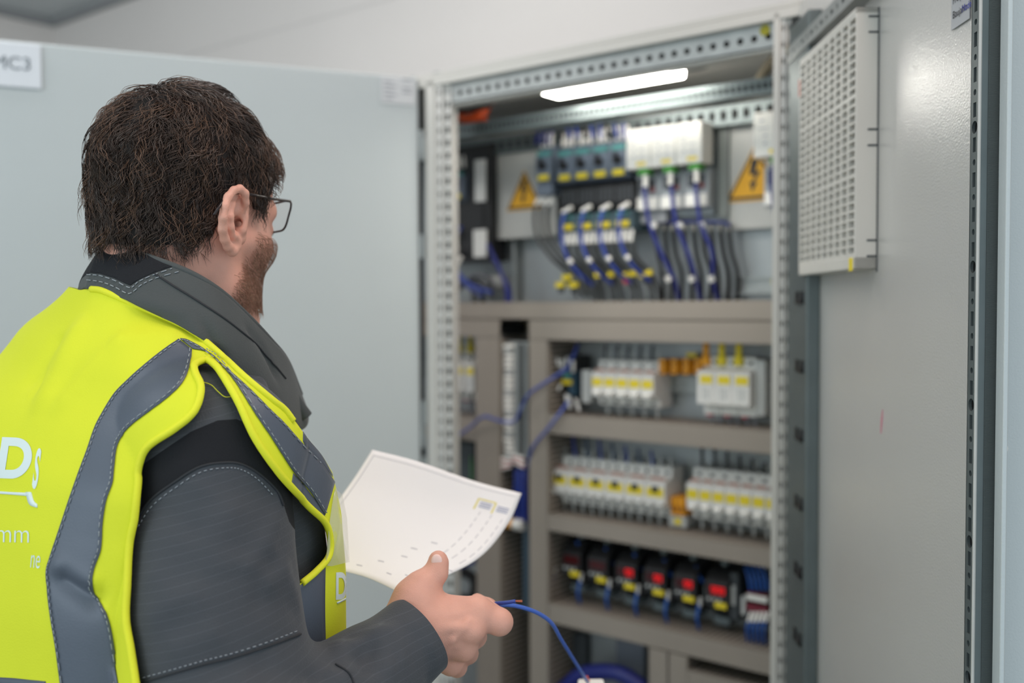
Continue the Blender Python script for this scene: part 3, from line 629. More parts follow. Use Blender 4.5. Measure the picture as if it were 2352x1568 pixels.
# left: cables under the black block
for i, pts in enumerate(([(1040, 590), (1052, 625), (1085, 655), (1130, 672)], [(1060, 520), (1040, 560), (1042, 610), (1065, 650), (1110, 680)], [(1120, 560), (1140, 600), (1160, 650), (1165, 695)], [(1130, 590), (1150, 625), (1168, 660), (1172, 695)])):
    wire([cw(x, y, .27 + .01 * (i % 2)) for x, y in pts], .0042, NAVY if i > 1 else BLUE, 'blue wire under the tall black block at left, %s of four' % nth(i, 4), 'blue wires under the black block', k=30)
for i, (px, py) in enumerate(((1045, 535), (1044, 578), (1054, 600))):
    o = MB().cyl(cw(px - 6, py + 12, .262), cw(px + 6, py - 10, .262), .0052).build('wire_sleeve', WHITEW, matrix=M0); tag(o, 'white ferrule at the left upright below the starter, %s' % ['highest', 'middle one', 'lowest'][i], 'sleeve', 'ferrules at the left upright')
for i, (px, py) in enumerate(((1085, 668), (1066, 672), (1104, 655))):
    wire([cw(px - 30, py - 5, .30), cw(px - 8, py - 22, .295), cw(px + 18, py - 10, .295), cw(px + 25, py + 25, .31)], .006 + .001 * i, mat('mid_grey_cable', (95, 97, 100), .45) if i else BLACKS, 'thick cable arching over the duct under the black block, %s' % ['largest arch', 'left arch', 'right arch'][i], 'thick cables under the black block')
o = plate_box(1095, 632, 1150, 664, .30, .03, 'cable_gland', mat('gland_grey', (150, 150, 148), .5), 'pale grey oval gland behind the cables at left', 'gland', bevel=.012)
# under the roof, left: black limit switch with yellow label, orange conduit
u, z = C(1078, 238, .10)
o = empty('limit_switch', TC(u, .10, z), 'black switch with yellow label under the roof at upper left', 'switch')
MB().cyl((-.05, .01, .002), (.045, .01, -.002), .017, .013).build('housing', BLACK, o, smooth=False); MB().box(-.012, .008, -.009, -.004, -.007, .007).build('label', YEL, o); MB().cyl((-.036, -.012, .006), (-.024, -.008, .006), .011).build('white_cap', WHITE, o)
wire([cw(1030, 250, .16), cw(1065, 272, .15), cw(1105, 262, .16), cw(1118, 238, .18), cw(1140, 212, .2)], .012, ORED, 'orange corrugated conduit under the roof at upper left', None, name='conduit', cat='conduit', k=30)
wire([cw(1030, 262, .17), cw(1075, 282, .17), cw(1118, 276, .18)], .008, ORED, 'second lower orange conduit under the roof at upper left', None, name='conduit', cat='conduit')
wire([cw(1135, 225, .2), cw(1220, 212, .2), cw(1300, 212, .2)], .007, BLACKS, 'black cable along the roof left of the lamp', None)
wire([cw(1560, 160, .12), cw(1620, 150, .13), cw(1650, 118, .12), cw(1700, 110, .1), cw(1770, 96, .09)], .006, BLACKS, 'black cable from the lamp to the right upright', None)
u, z = C(1762, 72, .02); o = empty('inspection_sticker', TC(u, .0118, z), 'round yellow-green sticker on the top rail by the right upright', 'sticker'); MB().cyl((0, -.001, 0), (0, .0, 0), .009, n=20).build('disc', mat('olive_sticker', (150, 145, 20), .6), o)
# bottom compartments
wire([cw(1285, 1590, .27), cw(1340, 1548, .27), cw(1420, 1545, .272), cw(1480, 1580, .28)], .018, NAVY, 'thick dark blue cable arching at the bottom of the cabinet', None, k=30)
o = plate_box(1415, 1468, 1478, 1600, .33, .02, 'grey_panel', mat('slate_panel', (110, 115, 125), .3), 'glossy grey panel at the bottom left of the twin ducts', 'panel')
o = plate_box(1265, 1450, 1345, 1620, .33, .02, 'dark_panel', DGREY, 'dark panel left of the wire end at the bottom', 'panel')
YG = mat('yellow_green_cable', (190, 185, 30), .4)
for i in range(6):
    x = 1605 + i * 24; y = 1535 + i * 7
    wire([cw(x, y + 40, .30), cw(x + 8, y + 12, .285), cw(x + 22, y + 6, .29), cw(x + 34, y + 35, .30)], .0042, YG if i % 2 == 0 else BLACKS, 'cable at the cabinet bottom right, %s of six' % nth(i, 6), 'cables at the bottom right')
# free end block for the held wire
We = W(1352, 1572, 1.20)

# ------------------------------------------------------------------ right door (part of the cabinet)
hinge = Pw(.822, -.002, 0)
_d = np.array([(1240 - 1176) / F, 1, 0]); _d /= np.linalg.norm(_d)
dX = -_d; dN = np.array([-_d[1], _d[0], 0])       # dN: inner side (towards the left)
def doorM():
    M = Matrix.Identity(4)
    yv = -dN                                        # local +y points away from the inner face
    for i in range(3): M[i][0] = dX[i]; M[i][1] = yv[i]; M[i][2] = (0, 0, 1)[i]; M[i][3] = hinge[i]
    return M
MD = doorM()
def Dp(x, y, t):                                   # pixel -> (s,z) on the door plane raised t towards the inside
    d = ray(x, y); P0 = hinge + dN * t; k = ((P0 - CAM) @ dN) / (d @ dN); P = CAM + d * k - hinge
    return float(P @ dX), float(P[2])
door = MB().box(.0, Dp(2308, 700, 0)[0] + .004, 0, .002, .03, 2.03)
do = bpy.data.objects.new('x', None)
sF = Dp(2219, 700, .0)[0]
dm = door.build('door', PAINTD, cab, matrix=MD)
# folded rim at the free edge, strip with holes, seal
s0 = Dp(2219, 1100, .02)[0]; s1 = Dp(2238, 1100, .02)[0]
mb = MB(); z = .06; k = 0; pit = .0158
s_w = s1 - s0
while z < 1.985:
    if k % 2 == 1: shp = ('r', .0030, .0066); 
    elif k % 8 == 0: shp = ('c', min(.0058, s_w * .42))
    else: shp = ('c', .0028)
    mb.cell(s0, s1, z, z + pit, (s0 + s1) / 2, z + pit / 2, shp, lambda a, b, d: (a, -.02 + d, b), .003); z += pit; k += 1
mb.box(s0, s0 + .0015, -.02, 0, .06, z)
mb.box(s1 - .0016, s1, -.02, -.001, .06, z)
fr = mb.build('perforated_tube', ZINCD, dm); MB().box(s0 + .002, s1 - .002, -.0165, -.002, .06, z).build('shade_backing', DARK, fr)  # dark core paints the shade inside the tube
MB().tube([(s1 - .001, -.019, .06), (s1 - .001, -.019, z)], .0016, 8).build('lit_tube_edge', ZINCL, dm)  # lighter zinc paints the lit edge of the tube
sR = Dp(2294, 1100, 0)[0]
MB().box(s1 + .001, sR - .004, -.012, 0, .05, 1.99).build('rubber_seal', mat('sealing_foam', (72, 80, 80), .9, bump=.6, bscale=300, stretch=(1, 1, 8)), dm, bevel=.003)
MB().box(sR, Dp(2308, 1100, 0)[0] + .004, -.004, 0, .03, 2.02).build('rim', PAINTB, dm, bevel=.001)
# hinge side tube with black clips, and the top tube
h0 = .012; h1 = Dp(1850, 1100, .02)[0]
MB().box(h0, h1, -.02, 0, .06, 1.985).build('inner_tube', ZINCD, dm, bevel=.002)
for px, py in ((1836, 683), (1836, 840), (1835, 997), (1834, 1153), (1833, 1308), (1831, 1461)):
    s, z = Dp(px, py, .021)
    MB().box(s - .020, s - .008, -.0225, -.0195, z - .009, z + .009).box(s + .008, s + .020, -.0225, -.0195, z - .009, z + .009).box(s - .02, s + .02, -.0225, -.0195, z - .010, z - .003).build('cage_clip', BLACK, dm)
zt = Dp(1838, 116, .022)[1]; zt2 = Dp(1838, 84, .022)[1]
mb = MB(); x = h0
while x < s0:
    mb.cell(x, x + .025, zt, zt2, x + .0125, (zt + zt2) / 2, ('r', .006, .003) if int(x / .025) % 2 else ('c', .0035), lambda a, b, d: (a, -.022 + d, b), .003); x += .025
mb.box(h0, x, -.022, 0, zt - .002, zt).box(h0, x, -.022, 0, zt2, zt2 + .002)
tt = mb.build('top_tube', ZINC, dm); MB().box(h0, x, -.018, -.001, zt, zt2).build('shade_backing', DARK, tt)  # dark core as painted shade inside the top tube
for s, dz in ((.10, .012), (.2, .012)):
    MB().box(s, s + .03, -.008, -.001, zt - .03, zt - .02).build('slot', DARK, dm)
# small scuff of pink marker on the door
P = [Dp(x, y, .0006) for x, y in ((2027, 940), (2025, 965), (2023, 995))]
MB().tube([(s, -.0005, z) for s, z in P], [.0004, .0012, .0006], 6).build('pink_mark', mat('pink_marker', (205, 130, 145), .7), dm)
# type plate
a, b = Dp(2187, 70, .001), Dp(2228, 50, .001)
tp = empty('type_plate', MD @ Matrix.Translation((a[0], -.001, a[1])), 'grey type plate with small print at the top right of the open door', 'label plate')
tw = b[0] - a[0]; th = .16
MB().box(0, tw, -.001, 0, 0, th).build('plate', mat('plate_silver', (176, 178, 182), .35), tp)
tx = MB()
for i, s in enumerate(('Baujahr:', 'Frequenz:', 'Strom:', 'Spannung:', 'Typ:')):
    V, Fs = text_mesh(s, .0105); tx.add([(v[0] + .004, -.0016, v[1] + .010 + i * .0145) for v in V], Fs)
tx.build('print', INK, tp)
V, Fs = text_mesh('Made', .010); MB().add([(v[0] + tw * .62, -.0016, v[1] + .010) for v in V], Fs).build('blue_print', INKB, tp)

# ------------------------------------------------------------------ filter fan on the door
T = .028
fs0, fz0 = Dp(1834, 629, T); fs1, fz1 = Dp(1962, 621, T); zt0 = Dp(1961, 22, T)[1]
zb0 = (fz0 + fz1) / 2
ff = empty('filter_fan', MD @ Matrix.Translation((fs0, 0, zb0)), 'beige-grey louvred filter unit with grid and yellow sticker on the open right door', 'filter fan')
FW = fs1 - fs0; FH = zt0 - zb0
FANM = mat('fan_plastic', (206, 203, 196), .5)
gz0 = Dp(1961, 585, T)[1] - zb0; gz1 = Dp(1961, 38, T)[1] - zb0
MB().box(0, FW, -T, 0, 0, gz0 - .002).box(0, FW, -T, 0, gz1 + .001, FH).box(FW - .003, FW, -T, 0, 0, FH).box(0, .004, -T, 0, 0, FH).build('frame', FANM, ff, bevel=.0012)
MB().box(.004, FW - .003, -.006, -.001, gz0, gz1).build('filter_mat', mat('filter_fleece', (188, 178, 166), .95, bump=.5, bscale=300), ff)
gr = MB(); nc, nr = 9, 27; cwid = (FW - .007) / nc
for i in range(1, nc): gr.box(.004 + i * cwid - .0030, .004 + i * cwid + .0030, -T + .0002, -T + .010, gz0, gz1)
for j in range(nr + 1):
    z = gz0 + (gz1 - gz0) * j / nr; h_ = .0024 if j % 9 == 0 else .0015; gr.box(.004, FW - .003, -T + .0004, -T + .0095, z - h_, z + h_)
gr.build('grille', FANM, ff, bevel=.0005)
so = MB()
for py in (48, 83, 302, 338, 553, 589):
    z = Dp(2000, py, .004)[1] - zb0; so.box(FW - .0003, FW + .0006, -.013, -.0, z - .0012, z + .0012)
so.build('snap_slots', DGREY, ff)
s, z = Dp(1956, 608, T); MB().box(s - fs0 - .009, s - fs0 + .004, -T - .0008, -T, z - zb0 - .0075, z - zb0 + .0085).build('yellow_sticker', YEL, ff)
MB().box(FW, FW + .0012, -.0015, 0, -.004, FH).build('rim_dark_line', DGREY, ff)  # thin dark grey line along the housing edge
MB().tube([(.0, -T + .002, gz1 - .02), (.0, -T + .002, gz1 - .045)], .003).build('red_tab', ORED, ff)

# ribbed earthing strap / cable loop at the hinge
P = [W(1742, 210, 1.80), W(1748, 180, 1.79), W(1770, 145, 1.74), W(1800, 122, 1.66), W(1828, 115, 1.60), W(1846, 128, 1.56), W(1850, 150, 1.53)]
wire(P, .0095, mat('braided_sleeve', (128, 118, 98), .8, bump=1, bscale=900), 'brown braided cable sleeve looping from cabinet to door at the top hinge', None, name='cable_sleeve', cat='cable', world=True, n=12, k=48)

# ------------------------------------------------------------------ neighbouring cabinet doors
vpl = np.array([(6400 - 1176) / F, 1, 0]); vpl /= np.linalg.norm(vpl)
hl = Pw(-.016, -.004, 0); lX = -vpl; lN = np.array([vpl[1], -vpl[0], 0])
ML = Matrix.Identity(4)
for i in range(3): ML[i][0] = vpl[i]; ML[i][1] = -lN[i]; ML[i][2] = (0, 0, 1)[i]; ML[i][3] = hl[i]
# local x points to the hinge (negative = free side), front (towards camera) is -y
def Lp(x, y):
    d = ray(x, y); k = ((hl - CAM) @ lN) / (d @ lN); P = CAM + d * k - hl; return float(P @ vpl), float(P[2])
nb = empty('side_cabinet', ML, 'large closed-faced pale grey cabinet door filling the left background', 'cabinet door')
ztop = (Lp(950, 178)[1] + Lp(60, 96)[1]) / 2
MB().box(-1.12, 0, 0, .018, .06, ztop).build('door', PAINTB, nb, bevel=.004)
MB().box(-.004, .010, .004, .03, .06, ztop - .02).build('hinge_strip', mat('dark_rubber', (45, 48, 48), .8), nb)
for z0 in (ztop - .16, ztop - .38, 1.25, 1.1): MB().cyl((.006, -.002, z0), (.006, -.002, z0 + .05), .006).build('hinge_pin', ZINC, nb)
x1, z1 = Lp(94, 105); x0, z0 = Lp(94, 206)
np_ = empty('nameplate', ML @ Matrix.Translation((x1 - .165, -.002, (z0))), 'white nameplate with raised grey letters ending in MC3 on the left door', 'sign')
MB().box(0, .165, -.004, 0, 0, z1 - z0).build('plate', mat('nameplate_white', (226, 230, 236), .35), np_, bevel=.0015)
V, Fs = text_mesh('EMC3', .033, .0006); mb = MB(); h_ = z1 - z0
mx_ = max(v[0] for v in V); k_ = 1.0
lx1 = Lp(70, 150)[0] - (x1 - .165)
mb.add([(lx1 + (v[0] - mx_) * 1.0, -.0045 - v[2], v[1] + h_ * .40) for v in V], Fs); mb.build('lettering', mat('letter_grey', (112, 122, 130), .5), np_)
xa, za_ = Lp(875, 236); xb, zb_ = Lp(952, 178)
st = empty('type_sticker', ML @ Matrix.Translation((xa, -.002, za_)), 'small white printed sticker at the top hinge corner of the left door', 'label')
MB().box(0, xb - xa, -.0006, 0, 0, zb_ - za_ - .004).build('paper', mat('sticker_white', (214, 216, 218), .5), st)
pr = MB(); hh = zb_ - za_; ww = xb - xa
for i in range(5): pr.box(ww * .08, ww * (.35 + .1 * (i % 2)), -.0010, 0, hh * (.14 + .15 * i), hh * (.18 + .15 * i))
for i in (2, 3, 5): pr.box(ww * .62, ww * .9, -.0010, 0, hh * (.1 + .15 * i), hh * (.15 + .15 * i))
pr.build('print', PAPERG, st)
# door of the next cabinet on the right, close to the camera
A = W(2311, 700, .925); 
nr_ = empty('side_cabinet', Matrix.Translation(Vector((A[0], A[1], 0))), 'pale blue-grey cabinet door edge at the far right with wire latches', 'cabinet door')
MB().box(0, .85, 0, .02, .05, 2.03).build('door', PAINTB, nr_, bevel=.003)
MB().box(-.004, 0, .004, .018, .05, 2.03).build('edge_seal', DGREY, nr_)
for py in (1303, 1530):
    z = W(2297, py, .925)[2]
    MB().tube(smooth_path([(-.0075, 0, z + .0165), (-.004, -.002, z + .0125), (-.002, -.003, z + .010), (-.001, -.003, z - .010), (-.003, -.002, z - .0135), (-.0080, 0, z - .0155)], 20), .0011, 6).build('wire_latch', ZINCL, nr_, smooth=True)
z = W(2300, 1028, .925)[2]; MB().box(-.008, -.0005, -.001, .003, z - .011, z + .011).build('bolt_recess', BLACK, nr_); MB().cyl((-.0035, -.005, z), (-.0035, 0, z), .0048, n=16).build('bolt_head', WHITE, nr_)
#PERSON
# ================================================================== THE PERSON
def smin(a, b, k):
    h = np.clip(.5 + .5 * (b - a) / k, 0, 1); return b + (a - b) * h - k * h * (1 - h)
class Field:
    def __init__(s, lo, hi, h):
        s.lo = np.array(lo, float); s.h = h; n = np.ceil((np.array(hi) - s.lo) / h).astype(int) + 1
        s.n = n; s.f = np.full(n, .08, np.float32)
    def win(s, lo, hi):
        a = np.clip(np.floor((np.array(lo) - s.lo) / s.h).astype(int), 0, s.n); b = np.clip(np.ceil((np.array(hi) - s.lo) / s.h).astype(int) + 1, 0, s.n)
        return a, b
    def grid(s, a, b):
        return [(s.lo[i] + s.h * np.arange(a[i], b[i])).astype(np.float32).reshape([-1 if j == i else 1 for j in range(3)]) for i in range(3)]
    def op(s, fn, lo, hi, k, sub=False):
        a, b = s.win(np.array(lo) - .045, np.array(hi) + .045)
        if np.any(b <= a): return
        X, Y, Z = s.grid(a, b); v = fn(X, Y, Z); sl = tuple(slice(p, q) for p, q in zip(a, b)); cur = s.f[sl]
        s.f[sl] = -smin(-cur, v, k) if sub else smin(cur, v, k)
    def cone(s, a, b, ra, rb=None, k=.01, sub=False, flat=None):
        a = np.array(a, float); b = np.array(b, float); rb = ra if rb is None else rb; d = b - a; L = d @ d + 1e-12
        def fn(X, Y, Z):
            t = np.clip(((X - a[0]) * d[0] + (Y - a[1]) * d[1] + (Z - a[2]) * d[2]) / L, 0, 1)
            return np.sqrt((X - a[0] - t * d[0]) ** 2 + (Y - a[1] - t * d[1]) ** 2 + (Z - a[2] - t * d[2]) ** 2) - (ra + (rb - ra) * t)
        R = max(ra, rb); s.op(fn, np.minimum(a, b) - R, np.maximum(a, b) + R, k, sub)
    def path(s, pts, r, k=.01, sub=False):
        r = [r] * len(pts) if np.isscalar(r) else r
        for i in range(len(pts) - 1): s.cone(pts[i], pts[i + 1], r[i], r[i + 1], k, sub)
    def ell(s, c, rad, A=None, k=.01, sub=False):
        c = np.array(c, float); A = np.eye(3) if A is None else np.array(A)   # rows of A = axes
        def fn(X, Y, Z):
            p = [(X - c[0]) * A[i][0] + (Y - c[1]) * A[i][1] + (Z - c[2]) * A[i][2] for i in range(3)]
            k0 = np.sqrt(sum((p[i] / rad[i]) ** 2 for i in range(3))) + 1e-6; k1 = np.sqrt(sum((p[i] / rad[i] ** 2) ** 2 for i in range(3))) + 1e-6
            return k0 * (k0 - 1) / k1
        R = max(rad); s.op(fn, c - R, c + R, k, sub)
    def mesh(s):
        f = s.f; n = np.array(f.shape); ins = f < 0
        cnt = np.zeros(n - 1, np.int8)
        cor = [(i, j, k) for i in (0, 1) for j in (0, 1) for k in (0, 1)]
        for c in cor: cnt += ins[c[0]:n[0] - 1 + c[0], c[1]:n[1] - 1 + c[1], c[2]:n[2] - 1 + c[2]]
        act = np.argwhere((cnt > 0) & (cnt < 8)); idx = np.full(n - 1, -1, np.int64); idx[tuple(act.T)] = np.arange(len(act))
        pos = np.zeros((len(act), 3)); num = np.zeros(len(act))
        val = {c: f[act[:, 0] + c[0], act[:, 1] + c[1], act[:, 2] + c[2]] for c in cor}
        for c in cor:
            for ax in range(3):
                if c[ax] == 0:
                    d = list(c); d[ax] = 1; d = tuple(d); a_, b_ = val[c], val[d]; mk = (a_ < 0) != (b_ < 0)
                    t = np.where(mk, a_ / np.where(mk, a_ - b_, 1), 0); p = np.array(c, float)[None, :] + np.eye(3)[ax][None, :] * t[:, None]
                    pos[mk] += p[mk]; num[mk] += 1
        V = s.lo + s.h * (act + pos / num[:, None]); Fs = []
        for ax in range(3):
            sl0 = [slice(1, n[i] - 1) for i in range(3)]; sl0[ax] = slice(0, n[ax] - 1); sl1 = list(sl0); sl1[ax] = slice(1, n[ax])
            a_ = ins[tuple(sl0)]; b_ = ins[tuple(sl1)]
            o1, o2 = [(1, 2), (2, 0), (0, 1)][ax]
            for flip in (0, 1):
                w = np.argwhere((a_ & ~b_) if flip == 0 else (~a_ & b_)) + np.array([0 if i == ax else 1 for i in range(3)])
                if not len(w): continue
                def g(d1, d2):
                    q = w.copy(); q[:, o1] -= d1; q[:, o2] -= d2; return idx[tuple(q.T)]
                q = np.stack([g(1, 1), g(0, 1), g(0, 0), g(1, 0)], 1); Fs.append(q if flip == 0 else q[:, ::-1])
        return V, np.vstack(Fs)
def relax(V, Fq, it=2, lam=.5):
    Fq = np.asarray(Fq)
    for _ in range(it):
        acc = np.zeros_like(V); c = np.zeros(len(V)); k = Fq.shape[1]
        for i in range(k):
            a_, b_ = Fq[:, i], Fq[:, (i + 1) % k]
            np.add.at(acc, a_, V[b_]); np.add.at(acc, b_, V[a_]); np.add.at(c, a_, 1); np.add.at(c, b_, 1)
        V = V + lam * (acc / np.maximum(c, 1)[:, None] - V)
    return V
def normals(V, Fq):
    Fq = np.asarray(Fq); a = V[Fq[:, 0]]; n = np.cross(V[Fq[:, 1]] - a, V[Fq[:, 2]] - a)
    if Fq.shape[1] == 4: n += np.cross(V[Fq[:, 2]] - a, V[Fq[:, 3]] - a)
    N = np.zeros_like(V)
    for i in range(Fq.shape[1]): np.add.at(N, Fq[:, i], n)
    return N / (np.linalg.norm(N, axis=1)[:, None] + 1e-12)
def tri(Fq):
    Fq = np.asarray(Fq)
    return Fq if Fq.shape[1] == 3 else np.vstack([Fq[:, [0, 1, 2]], Fq[:, [0, 2, 3]]])
def clip(V, T, s):
    """keep the part of a triangle mesh where s<0, cut exactly at s=0"""
    T = tri(T); V = list(map(tuple, V)); neg = s < 0; c = neg[T].sum(1); out = [tuple(t) for t in T[c == 3]]; cache = {}
    def cut(a, b):
        key = (min(a, b), max(a, b))
        if key not in cache:
            t = s[a] / (s[a] - s[b]); V.append(tuple(np.array(V[a]) * (1 - t) + np.array(V[b]) * t)); cache[key] = len(V) - 1
        return cache[key]
    for t in T[(c == 1) | (c == 2)]:
        t = [int(q) for q in t]; k = neg[t].sum()
        if k == 1:
            while not neg[t[0]]: t = t[1:] + t[:1]
            out.append((t[0], cut(t[0], t[1]), cut(t[0], t[2])))
        else:
            while neg[t[0]]: t = t[1:] + t[:1]
            a_, b_ = cut(t[0], t[1]), cut(t[0], t[2]); out += [(a_, t[1], t[2]), (a_, t[2], b_)]
    V = np.array(V); F_ = np.array(out, int).reshape(-1, 3); used = np.unique(F_); mp = np.full(len(V), -1); mp[used] = np.arange(len(used))
    return V[used], mp[F_]
def polysd(P, poly, closed=True):
    """signed distance (negative inside) of 2D points to a polygon, in pixels"""
    P = np.asarray(P, float); poly = np.asarray(poly, float); n = len(poly); d = np.full(len(P), 1e9); ins = np.zeros(len(P), bool)
    for i in range(n if closed else n - 1):
        a_, b_ = poly[i], poly[(i + 1) % n]; e = b_ - a_; w = P - a_; t = np.clip((w @ e) / (e @ e + 1e-9), 0, 1)
        d = np.minimum(d, np.hypot(*(w - t[:, None] * e).T))
        c = ((a_[1] > P[:, 1]) != (b_[1] > P[:, 1])); x = a_[0] + (P[:, 1] - a_[1]) / (b_[1] - a_[1] + 1e-12) * (b_[0] - a_[0]); ins ^= c & (P[:, 0] < x)
    return np.where(ins, -d, d) if closed else d
def fold_noise(V, scale, seed, stretch=(1, 1, 1)):
    r = np.random.default_rng(seed); out = np.zeros(len(V))
    for _ in range(10):
        k = r.normal(size=3) * scale * np.array(stretch); out += np.sin(V @ k + r.uniform(0, 6.28)) * r.uniform(.5, 1)
    return out / 5
def crease(V, a, b, width, depth, N):
    a = np.array(a); b = np.array(b); e = b - a; t = np.clip(((V - a) @ e) / (e @ e), 0, 1); d = np.linalg.norm(V - a - t[:, None] * e, axis=1)
    fall = np.exp(-(d / width) ** 2) * np.clip(np.minimum(t, 1 - t) * 5 + .15, 0, 1); return V + N * (depth * fall)[:, None]

MID = np.array([-.385, .995, 0]); TF = np.array([math.sin(PI / 4), math.cos(PI / 4), 0]); TR = np.array([TF[1], -TF[0], 0])
def Tt(r, f, z): return MID + TR * r + TF * f + np.array([0, 0, z])
PO = Vector((MID[0], MID[1], 0))
man = empty('person', Matrix.Translation(PO), 'person in yellow safety vest and grey jacket, seen from behind, holding paper', 'person')
def pm(name, V, Fq, material, parent=None, smooth=True, sub=0, solid=0, off=-1):
    me = bpy.data.meshes.new(name); me.from_pydata([tuple(p) for p in (np.asarray(V) - np.array(PO))], [], [tuple(int(i) for i in q) for q in Fq])
    me.materials.append(material); me.update()
    if smooth: me.shade_smooth()
    o = bpy.data.objects.new(name, me); COL.objects.link(o); o.parent = parent or man
    if solid: md = o.modifiers.new('thickness', 'SOLIDIFY'); md.thickness = solid; md.offset = off
    return o
def ptube(name, pts, r, material, parent, n=8): b = MB().tube(pts, r, n); return pm(name, np.array(b.v), b.f, material, parent)

# ---------------- materials of the person
def skin_mat():
    M = mat('skin', (222, 164, 144), .48, bump=.35, bscale=900, var=.06, vscale=45, sss=.12); nt = M.node_tree
    return M
SKIN = skin_mat()
HAIR = mat('dark_brown_hair', (62, 47, 39), .34, var=.25, vscale=90, spec=.55)
HAIRL = mat('brown_hair_light', (108, 80, 62), .34, var=.2, vscale=90, spec=.6)
HBASE = mat('hair_roots', (26, 20, 18), .8)
BEARD = mat('beard_hair', (150, 114, 92), .45, var=.2, vscale=200)
JACK = mat('grey_ripstop', (66, 69, 74), .82, bump=.5, bscale=700, var=.05, vscale=5, sheen=.15)
JACKC = mat('grey_collar_cloth', (72, 76, 76), .85, bump=.4, bscale=600, var=.05, vscale=10, sheen=.1)
KNIT = mat('black_knit', (18, 20, 26), .9, bump=.7, bscale=60, stretch=(30, 30, 2))
VEST = mat('fluorescent_yellow_mesh', (222, 228, 38), .75, bump=.25, bscale=900, var=.03, vscale=4)
BIND = mat('yellow_binding', (230, 232, 42), .7, bump=.3, bscale=700)
TAPE = mat('reflective_tape', (88, 96, 108), .45, metal=.15, bump=.15, bscale=600, var=.07, vscale=9)
THRD = mat('thread_grey', (150, 156, 162), .7)
THRDD = mat('thread_dark', (42, 44, 48), .8)
PRINT = mat('white_print', (224, 238, 236), .45)
CLEAR = mat('clear_pocket', (240, 242, 225), .12, alpha=.28, spec=.8)

def ripstop(M):
    nt = M.node_tree; B = nt.nodes['Principled BSDF']; tc = nt.nodes.new('ShaderNodeTexCoord')
    mp = nt.nodes.new('ShaderNodeMapping'); mp.inputs['Rotation'].default_value = (.0, .25, .8); nt.links.new(tc.outputs['Object'], mp.inputs[0])
    wv = nt.nodes.new('ShaderNodeTexWave'); wv.wave_type = 'BANDS'; wv.bands_direction = 'Z'; wv.inputs['Scale'].default_value = 42; wv.inputs['Distortion'].default_value = .3
    nt.links.new(mp.outputs[0], wv.inputs[0]); rp = nt.nodes.new('ShaderNodeMapRange'); rp.inputs[1].default_value = .955; rp.inputs[2].default_value = 1; rp.inputs[3].default_value = 1; rp.inputs[4].default_value = 1.28
    nt.links.new(wv.outputs[1], rp.inputs[0])
    src = B.inputs['Base Color'].links[0].from_socket; mx = nt.nodes.new('ShaderNodeVectorMath'); mx.operation = 'SCALE'
    nt.links.new(src, mx.inputs[0]); nt.links.new(rp.outputs[0], mx.inputs['Scale']); nt.links.new(mx.outputs[0], B.inputs['Base Color'])
ripstop(JACK)

# ---------------- head frame
HA = math.radians(28); pit = math.radians(7)
hF0 = np.array([math.sin(HA), math.cos(HA), 0]); hR = np.array([math.cos(HA), -math.sin(HA), 0])
hF = hF0 * math.cos(pit) - np.array([0, 0, math.sin(pit)]); hU = np.cross(hR, hF)
HO = np.array([-.3315, 1.0, 1.630])
def H(f, r, u): return HO + hF * f + hR * r + hU * u
HAx = np.array([hF, hR, hU])
# skull, face and neck
fd = Field((-.50, .84, 1.40), (-.10, 1.20, 1.82), .0028)
fd.ell(H(-.002, .004, .050), (.090, .071, .088), HAx, k=.02)
fd.ell(H(.028, 0, .033), (.062, .058, .068), HAx, k=.03)
fd.ell(H(.040, 0, -.028), (.052, .053, .062), HAx, k=.03)
fd.ell(H(.052, 0, -.062), (.040, .040, .036), HAx, k=.02)
for s in (-1, 1):
    fd.cone(H(.0, .057 * s, -.020), H(.010, .050 * s, -.058), .015, .014, k=.02)        # jaw angle
    fd.cone(H(.010, .053 * s, -.060), H(.082, .014 * s, -.085), .014, .016, k=.02)       # jaw line
    fd.cone(H(.068, .040 * s, -.010), H(.03, .060 * s, -.008), .014, .012, k=.02)        # cheek bone
    fd.cone(H(.090, .014 * s, .030), H(.078, .042 * s, .030), .009, .009, k=.012)        # brow
    fd.ell(H(.094, .032 * s, .013), (.012, .014, .010), HAx, k=.010, sub=True)           # socket
    fd.ell(H(.080, .032 * s, .012), (.013, .014, .011), HAx, k=.004)                      # lid
fd.path([H(.094, 0, .022), H(.108, 0, .0), H(.116, 0, -.018)], [.0065, .0075, .0095], k=.010)   # nose
for s in (-1, 1): fd.ell(H(.106, .012 * s, -.021), (.009, .007, .007), HAx, k=.006)
fd.cone(H(.098, -.016, -.046), H(.098, .016, -.046), .0055, k=.006); fd.cone(H(.096, -.014, -.056), H(.096, .014, -.056), .006, k=.006)
fd.cone(H(.096, -.018, -.0510), H(.096, .018, -.0510), .0015, k=.003, sub=True)
fd.ell(H(.088, 0, -.086), (.016, .020, .015), HAx, k=.015)
nb0 = np.array([-.352, .985, 1.46])
fd.cone(H(-.022, 0, -.02), nb0, .056, .066, k=.03)
fd.cone(H(.01, 0, -.06), nb0 + TF * .03, .045, .055, k=.03)
fd.cone(nb0, nb0 - np.array([0, 0, .06]), .066, .10, k=.02)
# hollow behind the ear
fd.ell(H(-.026, .082, -.042), (.016, .014, .024), HAx, k=.012, sub=True)
Vh, Fh = fd.mesh(); Vh = relax(Vh, Fh, 1)
